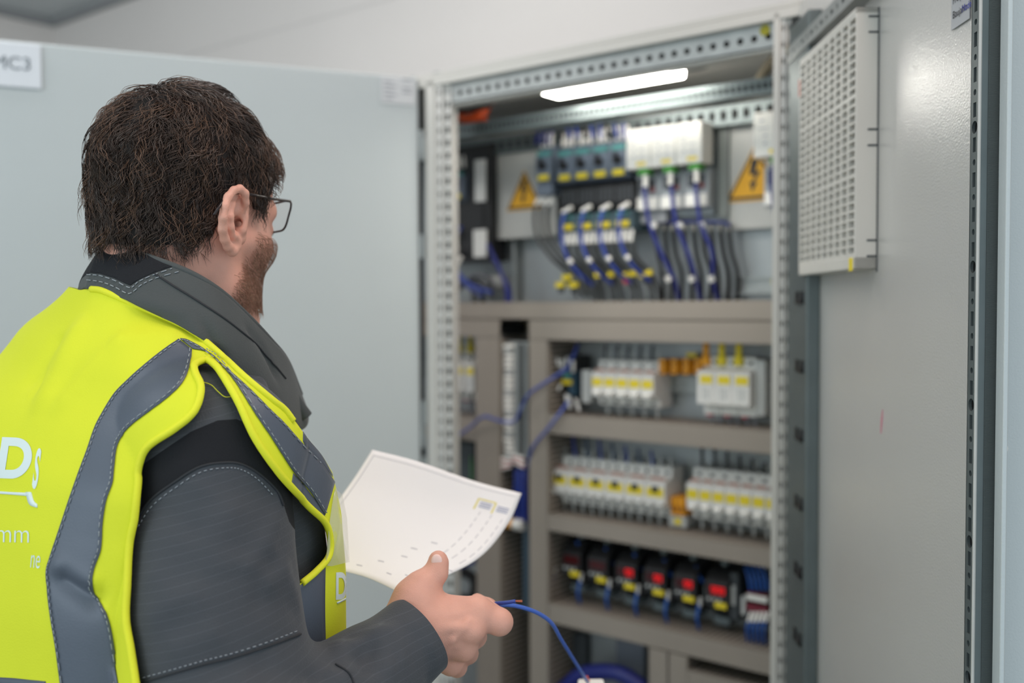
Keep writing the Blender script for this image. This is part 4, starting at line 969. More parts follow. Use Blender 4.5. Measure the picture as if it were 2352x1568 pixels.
# ear (right): finer grid, traced shape; mirrored for the left one
fe = Field((-.30, .88, 1.56), (-.21, 1.01, 1.70), .0012)
def E(px, py, Y): return W(px, py, Y)
helix = [E(556, 490, .957), E(564, 466, .950), E(563, 444, .945), E(551, 433, .940), E(537, 437, .933), E(524, 452, .926), E(516, 474, .921), E(512, 500, .920), E(511, 526, .924), E(516, 549, .932), E(524, 566, .940), E(533, 577, .948)]
fe.path(helix, [.0028, .0036, .0038, .0038, .0038, .0039, .0040, .0040, .0042, .0044, .0046, .0046], k=.002)
fe.cone(helix[-1], E(543, 566, .956), .0046, .0050, k=.004)
fe.path([E(543, 448, .947), E(533, 470, .938), E(528, 498, .934), E(529, 522, .937), E(537, 540, .945), E(545, 553, .955)], [.0026, .003, .0034, .0034, .0034, .0034], k=.003)
for a_, b_, r_ in ((E(540, 460, .956), E(524, 510, .945), .0055), (E(524, 510, .944), E(532, 552, .952), .006), (E(550, 475, .966), E(545, 545, .966), .0085), (E(545, 450, .955), E(556, 480, .965), .0050)): fe.cone(a_, b_, r_, k=.006)
fe.cone(E(560, 500, .962), E(556, 528, .960), .0044, .0046, k=.004)
fe.cone(E(541, 500, .946), E(540, 528, .946), .0050, .0046, k=.003, sub=True)
fe.cone(E(546, 470, .945), E(541, 497, .943), .0036, .0030, k=.003, sub=True)
fe.cone(E(543, 508, .95), E(549, 516, .972), .0046, .0034, k=.002, sub=True)
Ve, Fe = fe.mesh(); Ve = relax(Ve, Fe, 3)
Vl = Ve - 2 * ((Ve - HO) @ hR)[:, None] * hR[None, :] + hR * .014
# hands -------------------------------------------------------------
def hand_field(lo, hi, build): f_ = Field(lo, hi, .0020); build(f_); v, q = f_.mesh(); return relax(v, q, 1), q
Q = W
wr = Q(955, 1452, .925)
MC = [Q(1096, 1406, .935), Q(1082, 1446, .925), Q(1064, 1487, .930), Q(1036, 1522, .945)]
def rhand(f_):
    f_.path([Q(840, 1520, .895), wr], [.030, .0255], k=.012)
    base = [Q(975, 1420, .930), Q(985, 1440, .922), Q(985, 1465, .925), Q(980, 1490, .935)]
    for b, c, r0, r1 in zip(base, MC, (.0185, .0180, .0165, .015), (.0150, .0130, .0125, .0115)):
        f_.cone(wr, b, .023, r0, k=.016); f_.cone(b, c, r0, r1, k=.010)
    for c, r in zip(MC, (.0112, .0104, .0098, .0090)): f_.ell(c + np.array([.001, -.005, .001]), (r, r, r), k=.008)
    # fingers
    f_.path([MC[0], Q(1147, 1428, .935), Q(1118, 1398, .968), Q(1096, 1380, .985)], [.0138, .0120, .0098, .0078], k=.006)
    f_.path([MC[1], Q(1092, 1462, .968), Q(1068, 1446, .992), Q(1035, 1440, .985)], [.0120, .0108, .0095, .0080], k=.003)
    f_.path([MC[2], Q(1074, 1500, .972), Q(1046, 1484, .990), Q(1022, 1470, .980)], [.0115, .0104, .0092, .0078], k=.003)
    f_.path([MC[3], Q(1050, 1532, .972), Q(1024, 1516, .990), Q(1004, 1500, .982)], [.0105, .0095, .0084, .0072], k=.003)
    # thumb
    f_.path([Q(934, 1420, .925), Q(951, 1372, .930), Q(970, 1345, .935)], [.019, .0165, .0138], k=.014)
    f_.path([Q(970, 1345, .935), Q(1001, 1315, .943), Q(1007, 1291, .946)], [.0132, .0108, .0092], k=.006)
    f_.cone(Q(1007, 1291, .946), Q(1006, 1284, .947), .0090, .0082, k=.004)
    f_.cone(Q(960, 1385, .94), Q(1040, 1405, .945), .012, .010, k=.018)                     # web
    # tendons and veins on the back of the hand
    for a_, b_ in (((985, 1428, .912), (1078, 1406, .921)), ((988, 1444, .905), (1070, 1440, .911)), ((985, 1465, .908), (1052, 1480, .915)), ((980, 1490, .92), (1026, 1514, .932))): f_.cone(Q(*a_), Q(*b_), .0022, .002, k=.006)
    f_.path([Q(1010, 1500, .912), Q(1040, 1470, .908), Q(1075, 1425, .913)], .0016, k=.005)
Vr, Fr = hand_field((-.20, .86, 1.18), (.02, 1.03, 1.37), rhand)
lw = W(655, 1325, 1.16)
def lhand(f_):
    pal = W(725, 1310, 1.16)
    f_.path([W(640, 1400, 1.17), lw, pal], [.030, .027, .024], k=.015); f_.cone(lw, W(715, 1335, 1.17), .025, .018, k=.015)
    for i, (x, y) in enumerate(((752, 1268), (756, 1284), (754, 1300), (746, 1316))):
        b = W(730, 1286 + 13 * i, 1.165); t = W(x + 22, y - 6, 1.175); e = W(x + 40, y - 14, 1.16); r_ = .0098 - .0006 * i
        f_.path([b, t, e], [r_ + .002, r_, r_ * .82], k=.006)
    f_.path([W(700, 1310, 1.145), W(760, 1285, 1.115), W(803, 1266, 1.075)], [.015, .0115, .0085], k=.010)
Vw, Fw = hand_field((-.30, 1.03, 1.17), (-.12, 1.25, 1.34), lhand)
# inner torso joining everything (hidden in the clothes)
ft = Field((-.75, .66, .05), (-.05, 1.32, 1.50), .010)
ft.ell(Tt(0, .01, 1.25), (.17, .10, .26), np.array([TR, TF, [0, 0, 1]]), k=.04); ft.ell(Tt(0, .02, .98), (.155, .11, .16), np.array([TR, TF, [0, 0, 1]]), k=.05)
ft.cone(Tt(-.15, 0, 1.41), Tt(.15, 0, 1.39), .05, k=.05)
for s in (-1, 1): ft.path([Tt(.09 * s, .01, .92), Tt(.10 * s, .03, .50), Tt(.11 * s, 0, .11)], [.085, .055, .042], k=.03)
RS = W(505, 1035, .875); RE = W(560, 1700, .80)
ft.path([Tt(.14, 0, 1.39), RS, RE, W(840, 1520, .895)], [.05, .045, .038, .030], k=.02)
LS = Tt(-.19, .0, 1.42); LE = Tt(-.24, .12, 1.16)
ft.path([LS, LE, W(640, 1400, 1.17)], [.05, .04, .030], k=.02)
Vt, Ft = ft.mesh(); Vt = relax(Vt, Ft, 2)
Vb = np.vstack([Vh, Ve, Vl, Vr, Vw, Vt]); off = np.cumsum([0] + [len(v) for v in (Vh, Ve, Vl, Vr, Vw)])
Fb = np.vstack([Fh + off[0], Fe + off[1], Fe[:, ::-1] + off[2], Fr + off[3], Fw + off[4], Ft + off[5]])
body = pm('body', Vb, Fb, SKIN)
for s in (-1, 1):
    eb = Field(H(.08, .032 * s, .012) - .02, H(.08, .032 * s, .012) + .02, .0015); eb.ell(H(.0825, .032 * s, .012), (.0118,) * 3, k=.001); v, q = eb.mesh()
    eo = pm('eye', v, q, mat('eye_white', (225, 220, 215), .15)); c = H(.0935, .032 * s, .012)
    b = MB().cyl(c, c + hF * .001, .0055, n=16); pm('iris', np.array(b.v), b.f, mat('iris_brown', (60, 45, 35), .2), eo)
# thumb nail
nl = Q(1003, 1288, .9380); b = Field(nl - .012, nl + .012, .0006); b.ell(nl, (.0054, .0022, .0066), k=.001); v, q = b.mesh(); pm('thumb_nail', v, q, mat('nail', (248, 208, 196), .35))

# ---------------- hair
def headlocal(P): d = np.asarray(P) - HO; return d @ hF, d @ hR, d @ hU
hairpoly = [(700, 100), (655, 330), (626, 398), (618, 430), (606, 462), (598, 482), (580, 480), (574, 445), (562, 424), (545, 416), (526, 426), (508, 452), (500, 482), (497, 512), (488, 530), (474, 545), (455, 548), (400, 560), (350, 562), (300, 562), (236, 556), (100, 552), (60, 100)]
def hair_sd(P):
    f_, r_, u_ = headlocal(P); Pm = HO + f_[:, None] * hF + np.abs(r_)[:, None] * hR + u_[:, None] * hU
    sd = polysd(proj(Pm), hairpoly); q = proj(P); sd = np.maximum(sd, np.where(q[:, 0] < 300, (q[:, 1] - 482 - (q[:, 0] - 180) * 1.15) * .6, -99))
    # forehead hairline seen from the front
    return np.maximum(sd, (f_ - .072 - .25 * (np.abs(u_ - .11))) * 1500)
N_ = normals(Vh, Fh); hb = Vh + N_ * .0045
hv, hf_ = clip(hb, Fh, np.maximum(hair_sd(Vh), (-headlocal(Vh)[2] - .085) * 1500))
hair = pm('hair', hv, hf_, HBASE, solid=.004)
# scalp samples
T_ = tri(Fh); ctr = Vh[T_].mean(1); ar = np.linalg.norm(np.cross(Vh[T_[:, 1]] - Vh[T_[:, 0]], Vh[T_[:, 2]] - Vh[T_[:, 0]]), axis=1)
FN = np.cross(Vh[T_[:, 1]] - Vh[T_[:, 0]], Vh[T_[:, 2]] - Vh[T_[:, 0]]); FN /= np.linalg.norm(FN, axis=1)[:, None] + 1e-12
okm = (hair_sd(ctr) < -2) & (headlocal(ctr)[2] > -.085)
bvh_head = BVHTree.FromPolygons([tuple(p) for p in Vh], [tuple(map(int, q)) for q in Fh])
def strands(mask, n, seed, lenfn, flowfn, lift, r0, amp, nseg=9, clump=0, wavel=.018, wt=None):
    r = np.random.default_rng(seed); id_ = np.where(mask)[0]; p = ar[id_] * (1 if wt is None else wt[id_]); p = p / p.sum(); pick = r.choice(id_, n, p=p)
    bc = r.dirichlet((1, 1, 1), n); root = (Vh[T_[pick]] * bc[:, :, None]).sum(1); nrm = FN[pick]
    L_ = lenfn(root) * r.uniform(.75, 1.2, n)
    if clump:
        cid = r.choice(id_, clump, p=p); cc = ctr[cid]; near = np.zeros(n, int)
        for i in range(0, n, 2000): near[i:i + 2000] = np.argmin(((root[i:i + 2000, None] - cc[None]) ** 2).sum(-1), 1)
        ph = r.uniform(0, 6.28, clump)[near] + r.normal(0, .35, n); tw = r.normal(0, .38, clump)[near] + r.normal(0, .16, n); cr = cc[near]; lf = (1 + r.normal(0, .35, clump))[near].clip(.3, 2)
    else: ph = r.uniform(0, 6.28, n); tw = r.normal(0, .25, n); cr = root; lf = np.ones(n)
    P = [root - nrm * .001]; cur = root.copy(); nn = nrm.copy()
    for i in range(1, nseg):
        s_ = i / (nseg - 1); fl = flowfn(cur); fl = fl - (fl * nn).sum(1)[:, None] * nn; fl /= np.linalg.norm(fl, axis=1)[:, None] + 1e-9
        sd_ = np.cross(nn, fl); d = fl * np.cos(tw)[:, None] + sd_ * np.sin(tw)[:, None]
        cur = cur + d * (L_ / (nseg - 1))[:, None]
        hgt = lift * lf * np.sin(np.minimum(s_ * 1.9, 1.57)) * (1 - .35 * s_) + .0015
        # keep on a shell over the scalp
        for q in range(0): pass
        C_ = H(-.012, 0, .045); loc = (cur - C_) @ HAx.T; rad = np.array([.096, .075, .090])
        # nearest point on the head
        for j in range(n):
            pt, no, ix, ds = bvh_head.find_nearest(tuple(cur[j]))
            pt = np.array(pt); no = np.array(no); nn[j] = .6 * nn[j] + .4 * no; cur[j] = pt + no * hgt[j]
        nn /= np.linalg.norm(nn, axis=1)[:, None]
        w = amp * math.sin(1) * np.sin(ph + s_ * L_ / wavel * 6.28)[:, None] * s_ ** .7
        q_ = cur + sd_ * w + (cr - root) * (.35 * s_ if clump else 0)
        P.append(q_)
    P = np.stack(P, 1); return P, r
def strand_mesh(P, r0):
    n, k, _ = P.shape; Tn = np.gradient(P, axis=1); Tn /= np.linalg.norm(Tn, axis=2)[..., None] + 1e-12
    a_ = np.cross(Tn, np.array([.3, .2, .93])); a_ /= np.linalg.norm(a_, axis=2)[..., None] + 1e-12; b_ = np.cross(Tn, a_)
    rr = r0 * (1 - .75 * (np.arange(k) / (k - 1)) ** 2); V = np.empty((n, k, 3, 3))
    for j in range(3):
        an = 2 * PI * j / 3; V[:, :, j] = P + rr[None, :, None] * (math.cos(an) * a_ + math.sin(an) * b_)
    base = (np.arange(n) * k * 3)[:, None, None]; i = np.arange(k - 1)[None, :, None] * 3; j = np.arange(3)[None, None, :]; j2 = (j + 1) % 3
    Fq = np.stack([base + i + j, base + i + j2, base + i + 3 + j2, base + i + 3 + j], -1).reshape(-1, 4); return V.reshape(-1, 3), Fq
def hmesh(name, V, Fq, m_, parent):
    me = bpy.data.meshes.new(name); me.vertices.add(len(V)); me.vertices.foreach_set('co', (V - np.array(PO)).astype(np.float32).ravel())
    me.loops.add(len(Fq) * 4); me.loops.foreach_set('vertex_index', Fq.astype(np.int32).ravel()); me.polygons.add(len(Fq))
    me.polygons.foreach_set('loop_start', (np.arange(len(Fq)) * 4).astype(np.int32)); me.materials.append(m_); me.update(calc_edges=True); me.validate(); me.shade_smooth()
    o = bpy.data.objects.new(name, me); COL.objects.link(o); o.parent = parent; return o
crown = H(-.045, -.005, .14)
def flow(P):
    f_, r_, u_ = headlocal(P); d = P - crown
    # sideways sweep on top, down on sides and back, forward at the temple
    top = np.clip((u_ - .075) / .06, 0, 1)[:, None]
    side = -hU[None, :] * 1.0 + hF[None, :] * np.where(f_ > -.02, .35, -.25)[:, None]
    side = side - hF[None, :] * np.where(f_ > .03, .5, 0)[:, None]
    return side * (1 - top) + (d / (np.linalg.norm(d, axis=1)[:, None] + 1e-6) + hF * .5 - hR * .3) * top
def hlen(P):
    f_, r_, u_ = headlocal(P); return np.clip(.016 + (u_ + .06) * .17, .010, .040) * np.where((f_ > .025) & (u_ < .085), .38, 1) * np.where(f_ > .06, .55, 1)
P1, _ = strands(okm, 8200, 3, hlen, flow, .0100, 0, .0030, 10, clump=620)
V1, F1 = strand_mesh(P1, .00042); hmesh('hair_strands', V1, F1, HAIR, hair)
P2, _ = strands(okm, 1500, 5, lambda P: hlen(P) * 1.05, flow, .0125, 0, .0034, 10, clump=260)
V2, F2 = strand_mesh(P2, .00030); hmesh('lighter_strands', V2, F2, HAIRL, hair)
# beard: jaw, chin, cheek below the ear
beardpoly = [(596, 470), (640, 470), (660, 560), (660, 720), (500, 720), (520, 655), (548, 610), (560, 585), (575, 560), (588, 520)]
def mirr(P):
    f_, r_, u_ = headlocal(P); return HO + f_[:, None] * hF + np.abs(r_)[:, None] * hR + u_[:, None] * hU
bm_ = (polysd(proj(mirr(ctr)), beardpoly) < 0) & (headlocal(ctr)[0] > .005) & (headlocal(ctr)[2] < -.0)
fl_, rl_, ul_ = headlocal(ctr); bm_ &= ~((np.abs(rl_) < .022) & (ul_ > -.058) & (ul_ < -.038)) & ~((ul_ > -.03) & (np.abs(rl_) < .045))
bw = np.clip(-polysd(proj(mirr(ctr)), beardpoly) / 26, .04, 1) * np.clip(.45 - ul_ * 9, .35, 1.3)
P3, _ = strands(bm_, 3300, 9, lambda P: np.full(len(P), .0085), lambda P: np.tile(-hU * 1.0 + hF * .35, (len(P), 1)), .0042, 0, .0009, 5, wt=bw)
V3, F3 = strand_mesh(P3, .00019); hmesh('beard', V3, F3, BEARD, man)
nape = (polysd(proj(ctr), [(300, 560), (470, 560), (490, 545), (485, 575), (420, 596), (330, 590)]) < 0)
if nape.sum() > 20:
    P4, _ = strands(nape, 260, 11, lambda P: np.full(len(P), .012), lambda P: np.tile(-hU + hR * .4, (len(P), 1)), .002, 0, .001, 5)
    V4, F4 = strand_mesh(P4, .00018); hmesh('nape_hair', V4, F4, HAIR, hair)

# ---------------- eyeglasses
GL = mat('spectacle_frame', (38, 26, 26), .3)
gl = ptube('eyeglasses', smooth_path([E(491, 494, .913), E(503, 476, .915), E(517, 457, .925), E(545, 443, .942), E(578, 447, .955), E(600, 451, .975), E(630, 457, 1.008), W(666, 462, 1.045)], 40), .0014, GL, man)
hg = headlocal(np.array([W(667, 463, 1.045)])); gf, grr, gu = [float(q[0]) for q in hg]
for s in (1, -1):
    x0, x1 = .012, grr; ht = .030
    ring = [(x0, gu + .0), (x1 * .6, gu + .001), (x1, gu), (x1 - .002, gu - ht * .55), (x1 - .008, gu - ht * .93), (x1 - .02, gu - ht), (x0 + .012, gu - ht), (x0 + .003, gu - ht * .7)]
    pts = [H(gf + .010 - .010 * ((r_ / x1) ** 2), s * r_, u_) for r_, u_ in ring]
    ptube('lens_rim', smooth_path(pts + [pts[0]], 40), .0011, GL, gl)
    b = MB().add(pts, [tuple(range(len(pts)))]); pm('lens', np.array(b.v), b.f, mat('lens_glass', (235, 240, 240), .03, alpha=.12), gl, smooth=False)
ptube('bridge', smooth_path([H(gf + .010, -.012, gu - .004), H(gf + .013, 0, gu - .002), H(gf + .010, .012, gu - .004)], 12), .0012, GL, gl)
ptube('temple', smooth_path([H(gf, -grr, gu), H(.04, -.080, gu * .6 + .006), H(0, -.083, .026), H(-.018, -.082, .0)], 20), .0014, GL, gl)

# ---------------- torso shell (jacket below, vest above)
#        z     back   front  halfwidth
LV = [(1.580, -.045, .085, .070), (1.560, -.055, .105, .092), (1.540, -.066, .110, .125), (1.515, -.082, .108, .168), (1.490, -.094, .108, .186), (1.460, -.116, .126, .208), (1.420, -.136, .148, .226), (1.370, -.148, .168, .231), (1.300, -.156, .178, .231), (1.200, -.158, .180, .228), (1.080, -.154, .182, .226), (.98, -.152, .180, .226), (.86, -.155, .178, .228)]
def torso(inset, nz=120, na=220, zmin=.86, exp=2.5):
    zs = np.array([l[0] for l in LV])[::-1]; tt_ = np.linspace(0, 1, nz); z = 1.580 - (1.580 - zmin) * tt_ ** 1.25
    ip = lambda c: np.interp(z, zs, np.array([l[c] for l in LV])[::-1])
    bk, fr_, hw = ip(1), ip(2), ip(3)
    # smooth the profile curves
    ker = np.ones(7) / 7; sm = lambda a: np.convolve(np.pad(a, 3, 'edge'), ker, 'valid'); bk, fr_, hw = sm(bk), sm(fr_), sm(hw)
    th = np.linspace(0, 2 * PI, na, endpoint=False); V = []
    for i in range(nz):
        c, b, a_ = (bk[i] + fr_[i]) / 2, (fr_[i] - bk[i]) / 2 - inset, hw[i] - inset
        cx = np.sign(np.cos(th)) * np.abs(np.cos(th)) ** (2 / exp) * a_; cy = np.sign(np.sin(th)) * np.abs(np.sin(th)) ** (2 / exp) * b + c
        r_ = cx + .028 * np.clip((z[i] - 1.38) / .2, 0, 1); zz = z[i] - .13 * cx * np.clip((z[i] - 1.25) / .2, 0, 1) - inset * .6
        V.append(MID[None] + r_[:, None] * TR + cy[:, None] * TF + np.stack([0 * r_, 0 * r_, zz], 1))
    V = np.vstack(V); Fq = np.array([(i * na + j, i * na + (j + 1) % na, (i + 1) * na + (j + 1) % na, (i + 1) * na + j) for i in range(nz - 1) for j in range(na)])
    return V, Fq[:, ::-1]
Vj, Fj = torso(.014)
jacket = pm('jacket', Vj, Fj, JACK, solid=.002)
# sleeves: signed distance cones, then creases
fs = Field((-.50, .62, 1.0), (.02, 1.02, 1.56), .0042)
fs.cone(Tt(.10, -.005, 1.455), Tt(.165, -.01, 1.435), .050, .056, k=.03)
fs.path([Tt(.150, -.01, 1.43), RS], [.060, .064], k=.03)
ARM = [RS, W(490, 1120, .860), W(488, 1250, .850), W(492, 1400, .838), W(512, 1560, .825), RE]
fs.path(ARM, [.0590, .0585, .0640, .0680, .070, .068], k=.02)
fs.path([RE, W(760, 1640, .85), W(850, 1555, .885), W(950, 1468, .915), W(972, 1455, .922)], [.066, .052, .043, .034, .0325], k=.02)
Vs, Fs_ = fs.mesh(); Vs = relax(Vs, Fs_, 2)
Ns = normals(Vs, Fs_); Vs = Vs + Ns * (fold_noise(Vs, 38, 4, (1, 1, .6)) * .0026 + fold_noise(Vs, 85, 9) * .0006)[:, None]
cr_ = [((640, 1180, .80), (560, 1330, .775), .010, .005), ((690, 1290, .83), (600, 1350, .775), .009, .0055), ((560, 1380, .77), (690, 1400, .82), .011, -.005), ((520, 1150, .79), (520, 1330, .77), .02, .004),
       ((680, 1200, .83), (640, 1120, .82), .010, .004), ((640, 1500, .78), (470, 1560, .75), .014, -.004), ((700, 1560, .80), (880, 1475, .85), .010, -.006), ((760, 1500, .83), (900, 1440, .88), .008, .006), ((830, 1450, .86), (860, 1560, .84), .008, -.006), ((890, 1430, .88), (930, 1540, .86), .008, .005), ((960, 1440, .89), (985, 1540, .90), .007, -.003), ((740, 1530, .82), (800, 1568, .82), .008, .006), ((880, 1500, .86), (1000, 1560, .89), .008, -.004), ((340, 1300, .79), (420, 1400, .77), .012, .003)]
cr_ += [((340, 1160, .80), (480, 1230, .78), .012, -.004), ((420, 1100, .80), (560, 1180, .78), .010, .003), ((330, 1420, .79), (480, 1350, .77), .012, .0035), ((500, 1240, .78), (650, 1300, .79), .009, -.004), ((600, 1230, .80), (690, 1400, .80), .008, .004), ((380, 1500, .78), (520, 1440, .76), .010, .004), ((560, 1540, .77), (760, 1568, .79), .010, -.005),
        ((770, 1470, .84), (800, 1560, .83), .007, .005), ((800, 1455, .86), (845, 1560, .84), .006, -.004), ((865, 1435, .87), (900, 1560, .86), .007, .005), ((700, 1568, .79), (860, 1490, .85), .006, .004), ((930, 1420, .89), (1000, 1500, .90), .006, .003)]
def onsurf(bv, q):
    d = Vector(ray(q[0], q[1])).normalized(); h_ = bv.ray_cast(Vector(CAM), d)[0]; return W(*q) if h_ is None else np.array(h_)
bv0 = BVHTree.FromPolygons([tuple(q) for q in Vs], [tuple(map(int, q)) for q in Fs_])
for a_, b_, w_, d_ in cr_: Vs = crease(Vs, onsurf(bv0, a_), onsurf(bv0, b_), w_, d_ * .62, Ns)
# open the cuff
e_ = W(972, 1455, .922) - W(850, 1555, .885); e_ /= np.linalg.norm(e_)
cut = (Vs - W(966, 1460, .920)) @ e_
nearcuff = np.linalg.norm(Vs - W(966, 1460, .92), axis=1) < .09
cuts = np.where(nearcuff, cut, -.05)
Vs, Fs_ = clip(Vs, Fs_, cuts)
PX = proj(Vs)
# black shoulder panel between two seams
panel = [(250, 1320), (312, 1200), (345, 1150), (400, 1108), (460, 1072), (520, 1062), (560, 1068), (600, 1092), (640, 1130), (652, 1160), (665, 1200), (740, 1300), (780, 1230), (700, 1140), (640, 1060), (590, 985), (545, 962), (500, 965), (440, 990), (380, 1030), (330, 1065), (250, 1140)]
sdp = polysd(PX, panel); vA, fA = clip(Vs, Fs_, sdp); vB, fB = clip(Vs, Fs_, -sdp)
pm('shoulder_panel', vA, fA, KNIT, jacket); sleeve = pm('sleeve', vB, fB, JACK, jacket)
bvs = BVHTree.FromPolygons([tuple(p) for p in Vs], [tuple(map(int, q)) for q in Fs_])
def cast(bv, px, py, lift=.0008, far=None):
    d = Vector(ray(px, py)).normalized(); hit, no, ix, ds = bv.ray_cast(Vector(CAM), d)
    if hit is None: return None
    if no.dot(d) > 0: no = -no
    return np.array(hit) + np.array(no) * lift
def seam(name, bv, pts, r, m_, parent, dash=0, lift=.0006):
    P = smooth_path(pts, max(30, int(sum(math.dist(a, b) for a, b in zip(pts, pts[1:])) / 3))); Q_ = [cast(bv, x, y, lift) for x, y in P]
    mb = MB(); run = []
    for i, q in enumerate(Q_ + [None]):
        ok = q is not None and (not run or np.linalg.norm(q - run[-1]) < .02) and not (dash and i % (dash + 1) == dash)
        if ok: run.append(q)
        else:
            if len(run) > 1: mb.tube(run, r, 6)
            run = [q] if q is not None and not (dash and i % (dash + 1) == dash) else []
    if mb.v: return pm(name, np.array(mb.v), mb.f, m_, parent)
seam('shoulder_seam', bvs, [(314, 1198), (345, 1150), (400, 1108), (460, 1072), (520, 1062), (560, 1068), (600, 1092), (636, 1128), (650, 1160)], .0011, THRDD, jacket)
seam('shoulder_stitch', bvs, [(318, 1210), (350, 1162), (403, 1120), (462, 1084), (520, 1074), (556, 1079), (592, 1101), (625, 1136)], .0004, THRD, jacket, dash=3)
seam('elbow_seam', bvs, [(330, 1566), (400, 1545), (470, 1525), (540, 1508), (620, 1482), (690, 1456)], .0010, THRDD, jacket)
seam('elbow_stitch', bvs, [(328, 1556), (400, 1536), (470, 1516), (540, 1498), (620, 1472), (686, 1447)], .0004, THRD, jacket, dash=3)
seam('cuff_seam', bvs, [(770, 1525), (800, 1545), (815, 1575)], .0008, THRDD, jacket)
# left sleeve
fl = Field((-.72, .92, 1.10), (-.18, 1.36, 1.56), .006)
fl.path([Tt(-.12, 0, 1.46), LS, LE, W(610, 1430, 1.17), W(690, 1355, 1.16)], [.055, .062, .058, .042, .034], k=.03)
v, q = fl.mesh(); v = relax(v, q, 2); n = normals(v, q); v = v + n * (fold_noise(v, 50, 5) * .002)[:, None]; pm('sleeve', v, q, JACK, jacket)
# dark inner cuff around the wrist
cc = [W(948, 1462, .918) + e_ * t for t in (-.030, -.014, .001)]
ax1 = np.cross(e_, [0, 0, 1]); ax1 /= np.linalg.norm(ax1); ax2 = np.cross(e_, ax1)
mb = MB(); rr_ = [.0300, .0290, .0280]; V = []
for c, r_ in zip(cc, rr_): V += [c + r_ * (math.cos(t) * ax1 + math.sin(t) * ax2) for t in np.linspace(0, 2 * PI, 32, endpoint=False)]
mb.add(V, [(i * 32 + j, i * 32 + (j + 1) % 32, (i + 1) * 32 + (j + 1) % 32, (i + 1) * 32 + j) for i in range(2) for j in range(32)])
pm('inner_cuff', np.array(mb.v), mb.f, KNIT, jacket, solid=.002)

# collar: near side traced, far side mirrored about the torso's middle plane
NC = np.array([-.335, 1.0, 0])
cb = [(198, 700, .930), (245, 705, .915), (310, 740, .900), (390, 780, .893), (470, 830, .893), (540, 880, .905), (600, 930, .935), (650, 965, .985), (690, 985, 1.05)]
cm = [(205, 650, .935), (262, 655, .915), (340, 690, .897), (420, 725, .890), (500, 775, .892), (575, 830, .915), (625, 880, .955), (668, 915, 1.01), (705, 960, 1.075)]
ct = [(238, 566, .948), (300, 577, .928), (365, 598, .914), (440, 628, .908), (505, 668, .915), (565, 722, .938), (618, 778, .972), (658, 828, 1.02), (690, 905, 1.085)]
def curve3(c, n): return smooth_path([W(*p) for p in c], n)
nn_ = 96; rows = []
Vtmp, Ftmp = torso(.0, nz=90, na=180, zmin=1.2); bvt = BVHTree.FromPolygons([tuple(p) for p in Vtmp], [tuple(map(int, q)) for q in tri(Ftmp)])
def under(px, py, Y, d):
    r_ = Vector(ray(px, py)).normalized(); h_ = bvt.ray_cast(Vector(CAM), r_)[0]; return (px, py, max(Y, h_[1] + d) if h_ is not None else Y)
cb = [under(*c, .014) for c in cb]; print('collar', [round(c[2], 3) for c in cb])
K = [curve3(c, nn_) for c in (cb, cm, ct)]; m_n = min(len(k) for k in K)
for t in np.linspace(0, 1, 26):
    a_, b_, c_ = K[0][:m_n], K[1][:m_n], K[2][:m_n]; rows.append(a_ * (1 - t) * (1 - 2 * t) + b_ * 4 * t * (1 - t) + c_ * t * (2 * t - 1))
near = np.stack(rows)                      # rows x along
far = near[:, ::-1] - 2 * ((near[:, ::-1] - K[1][0]) @ TR)[..., None] * TR
full = np.concatenate([far[:, :-1], near], 1); nr2, nc2, _ = full.shape
Vc = full.reshape(-1, 3); Fc = np.array([(i * nc2 + j, i * nc2 + j + 1, (i + 1) * nc2 + j + 1, (i + 1) * nc2 + j) for i in range(nr2 - 1) for j in range(nc2 - 1)])
Nc_ = normals(Vc, Fc); Vc = Vc + Nc_ * (fold_noise(Vc, 55, 12) * .0016)[:, None]
for a_, b_, w_, d_ in (((400, 660, .88), (470, 790, .88), .007, .006), ((440, 690, .88), (520, 840, .89), .006, -.006), ((560, 740, .92), (640, 880, .97), .006, -.004), ((300, 690, .90), (430, 720, .88), .008, .003)): Vc = crease(Vc, W(*a_), W(*b_), w_, d_, Nc_ * np.sign((Nc_ @ (CAM - Vc.mean(0))))[:, None])
neck0 = [(-100, 400), (-100, 600), (100, 645), (188, 668), (215, 664), (240, 668), (290, 690), (350, 718), (400, 742), (452, 772), (500, 812), (560, 868), (620, 918), (650, 940), (670, 965), (695, 1000), (738, 1052), (774, 1112), (780, 1130), (900, 1130), (900, 400)]
def mirf(V):
    q = (V - K[1][0]) @ TR; return np.where((q < 0)[:, None], V - 2 * q[:, None] * TR, V)
# knit part above the zigzag seam
zig = [(150, 500), (150, 624), (205, 628), (237, 631), (270, 642), (304, 658), (323, 645), (354, 631), (397, 616), (440, 600), (440, 500)]
rr = (Vc - K[1][0]) @ TR; Vmir = np.where((rr < 0)[:, None], Vc - 2 * rr[:, None] * TR, Vc)
sz = polysd(proj(Vmir), zig); vA, fA = clip(Vc, Fc, sz); vB, fB = clip(Vc, Fc, -sz)
sk = polysd(proj(Vmir), neck0) + 2; pm_keep = None
vA, fA = clip(*clip(Vc, Fc, sk), polysd(proj(mirf(clip(Vc, Fc, sk)[0])), zig)); vB, fB = clip(*clip(Vc, Fc, sk), -polysd(proj(mirf(clip(Vc, Fc, sk)[0])), zig))
pm('knit_collar', vA, fA, KNIT, jacket, solid=.006, off=0); pm('collar', vB, fB, JACKC, jacket, solid=.005, off=0)
bvc = BVHTree.FromPolygons([tuple(p) for p in Vc], [tuple(map(int, q)) for q in Fc])
seam('collar_stitch', bvc, [(207, 633), (237, 636), (270, 647), (304, 663), (323, 650), (354, 636), (397, 621)], .0005, THRD, jacket, dash=4, lift=.0032)
seam('collar_stitch', bvc, [(207, 645), (240, 650), (270, 661), (303, 676), (330, 657), (360, 643), (412, 628)], .0005, THRD, jacket, dash=4, lift=.0032)
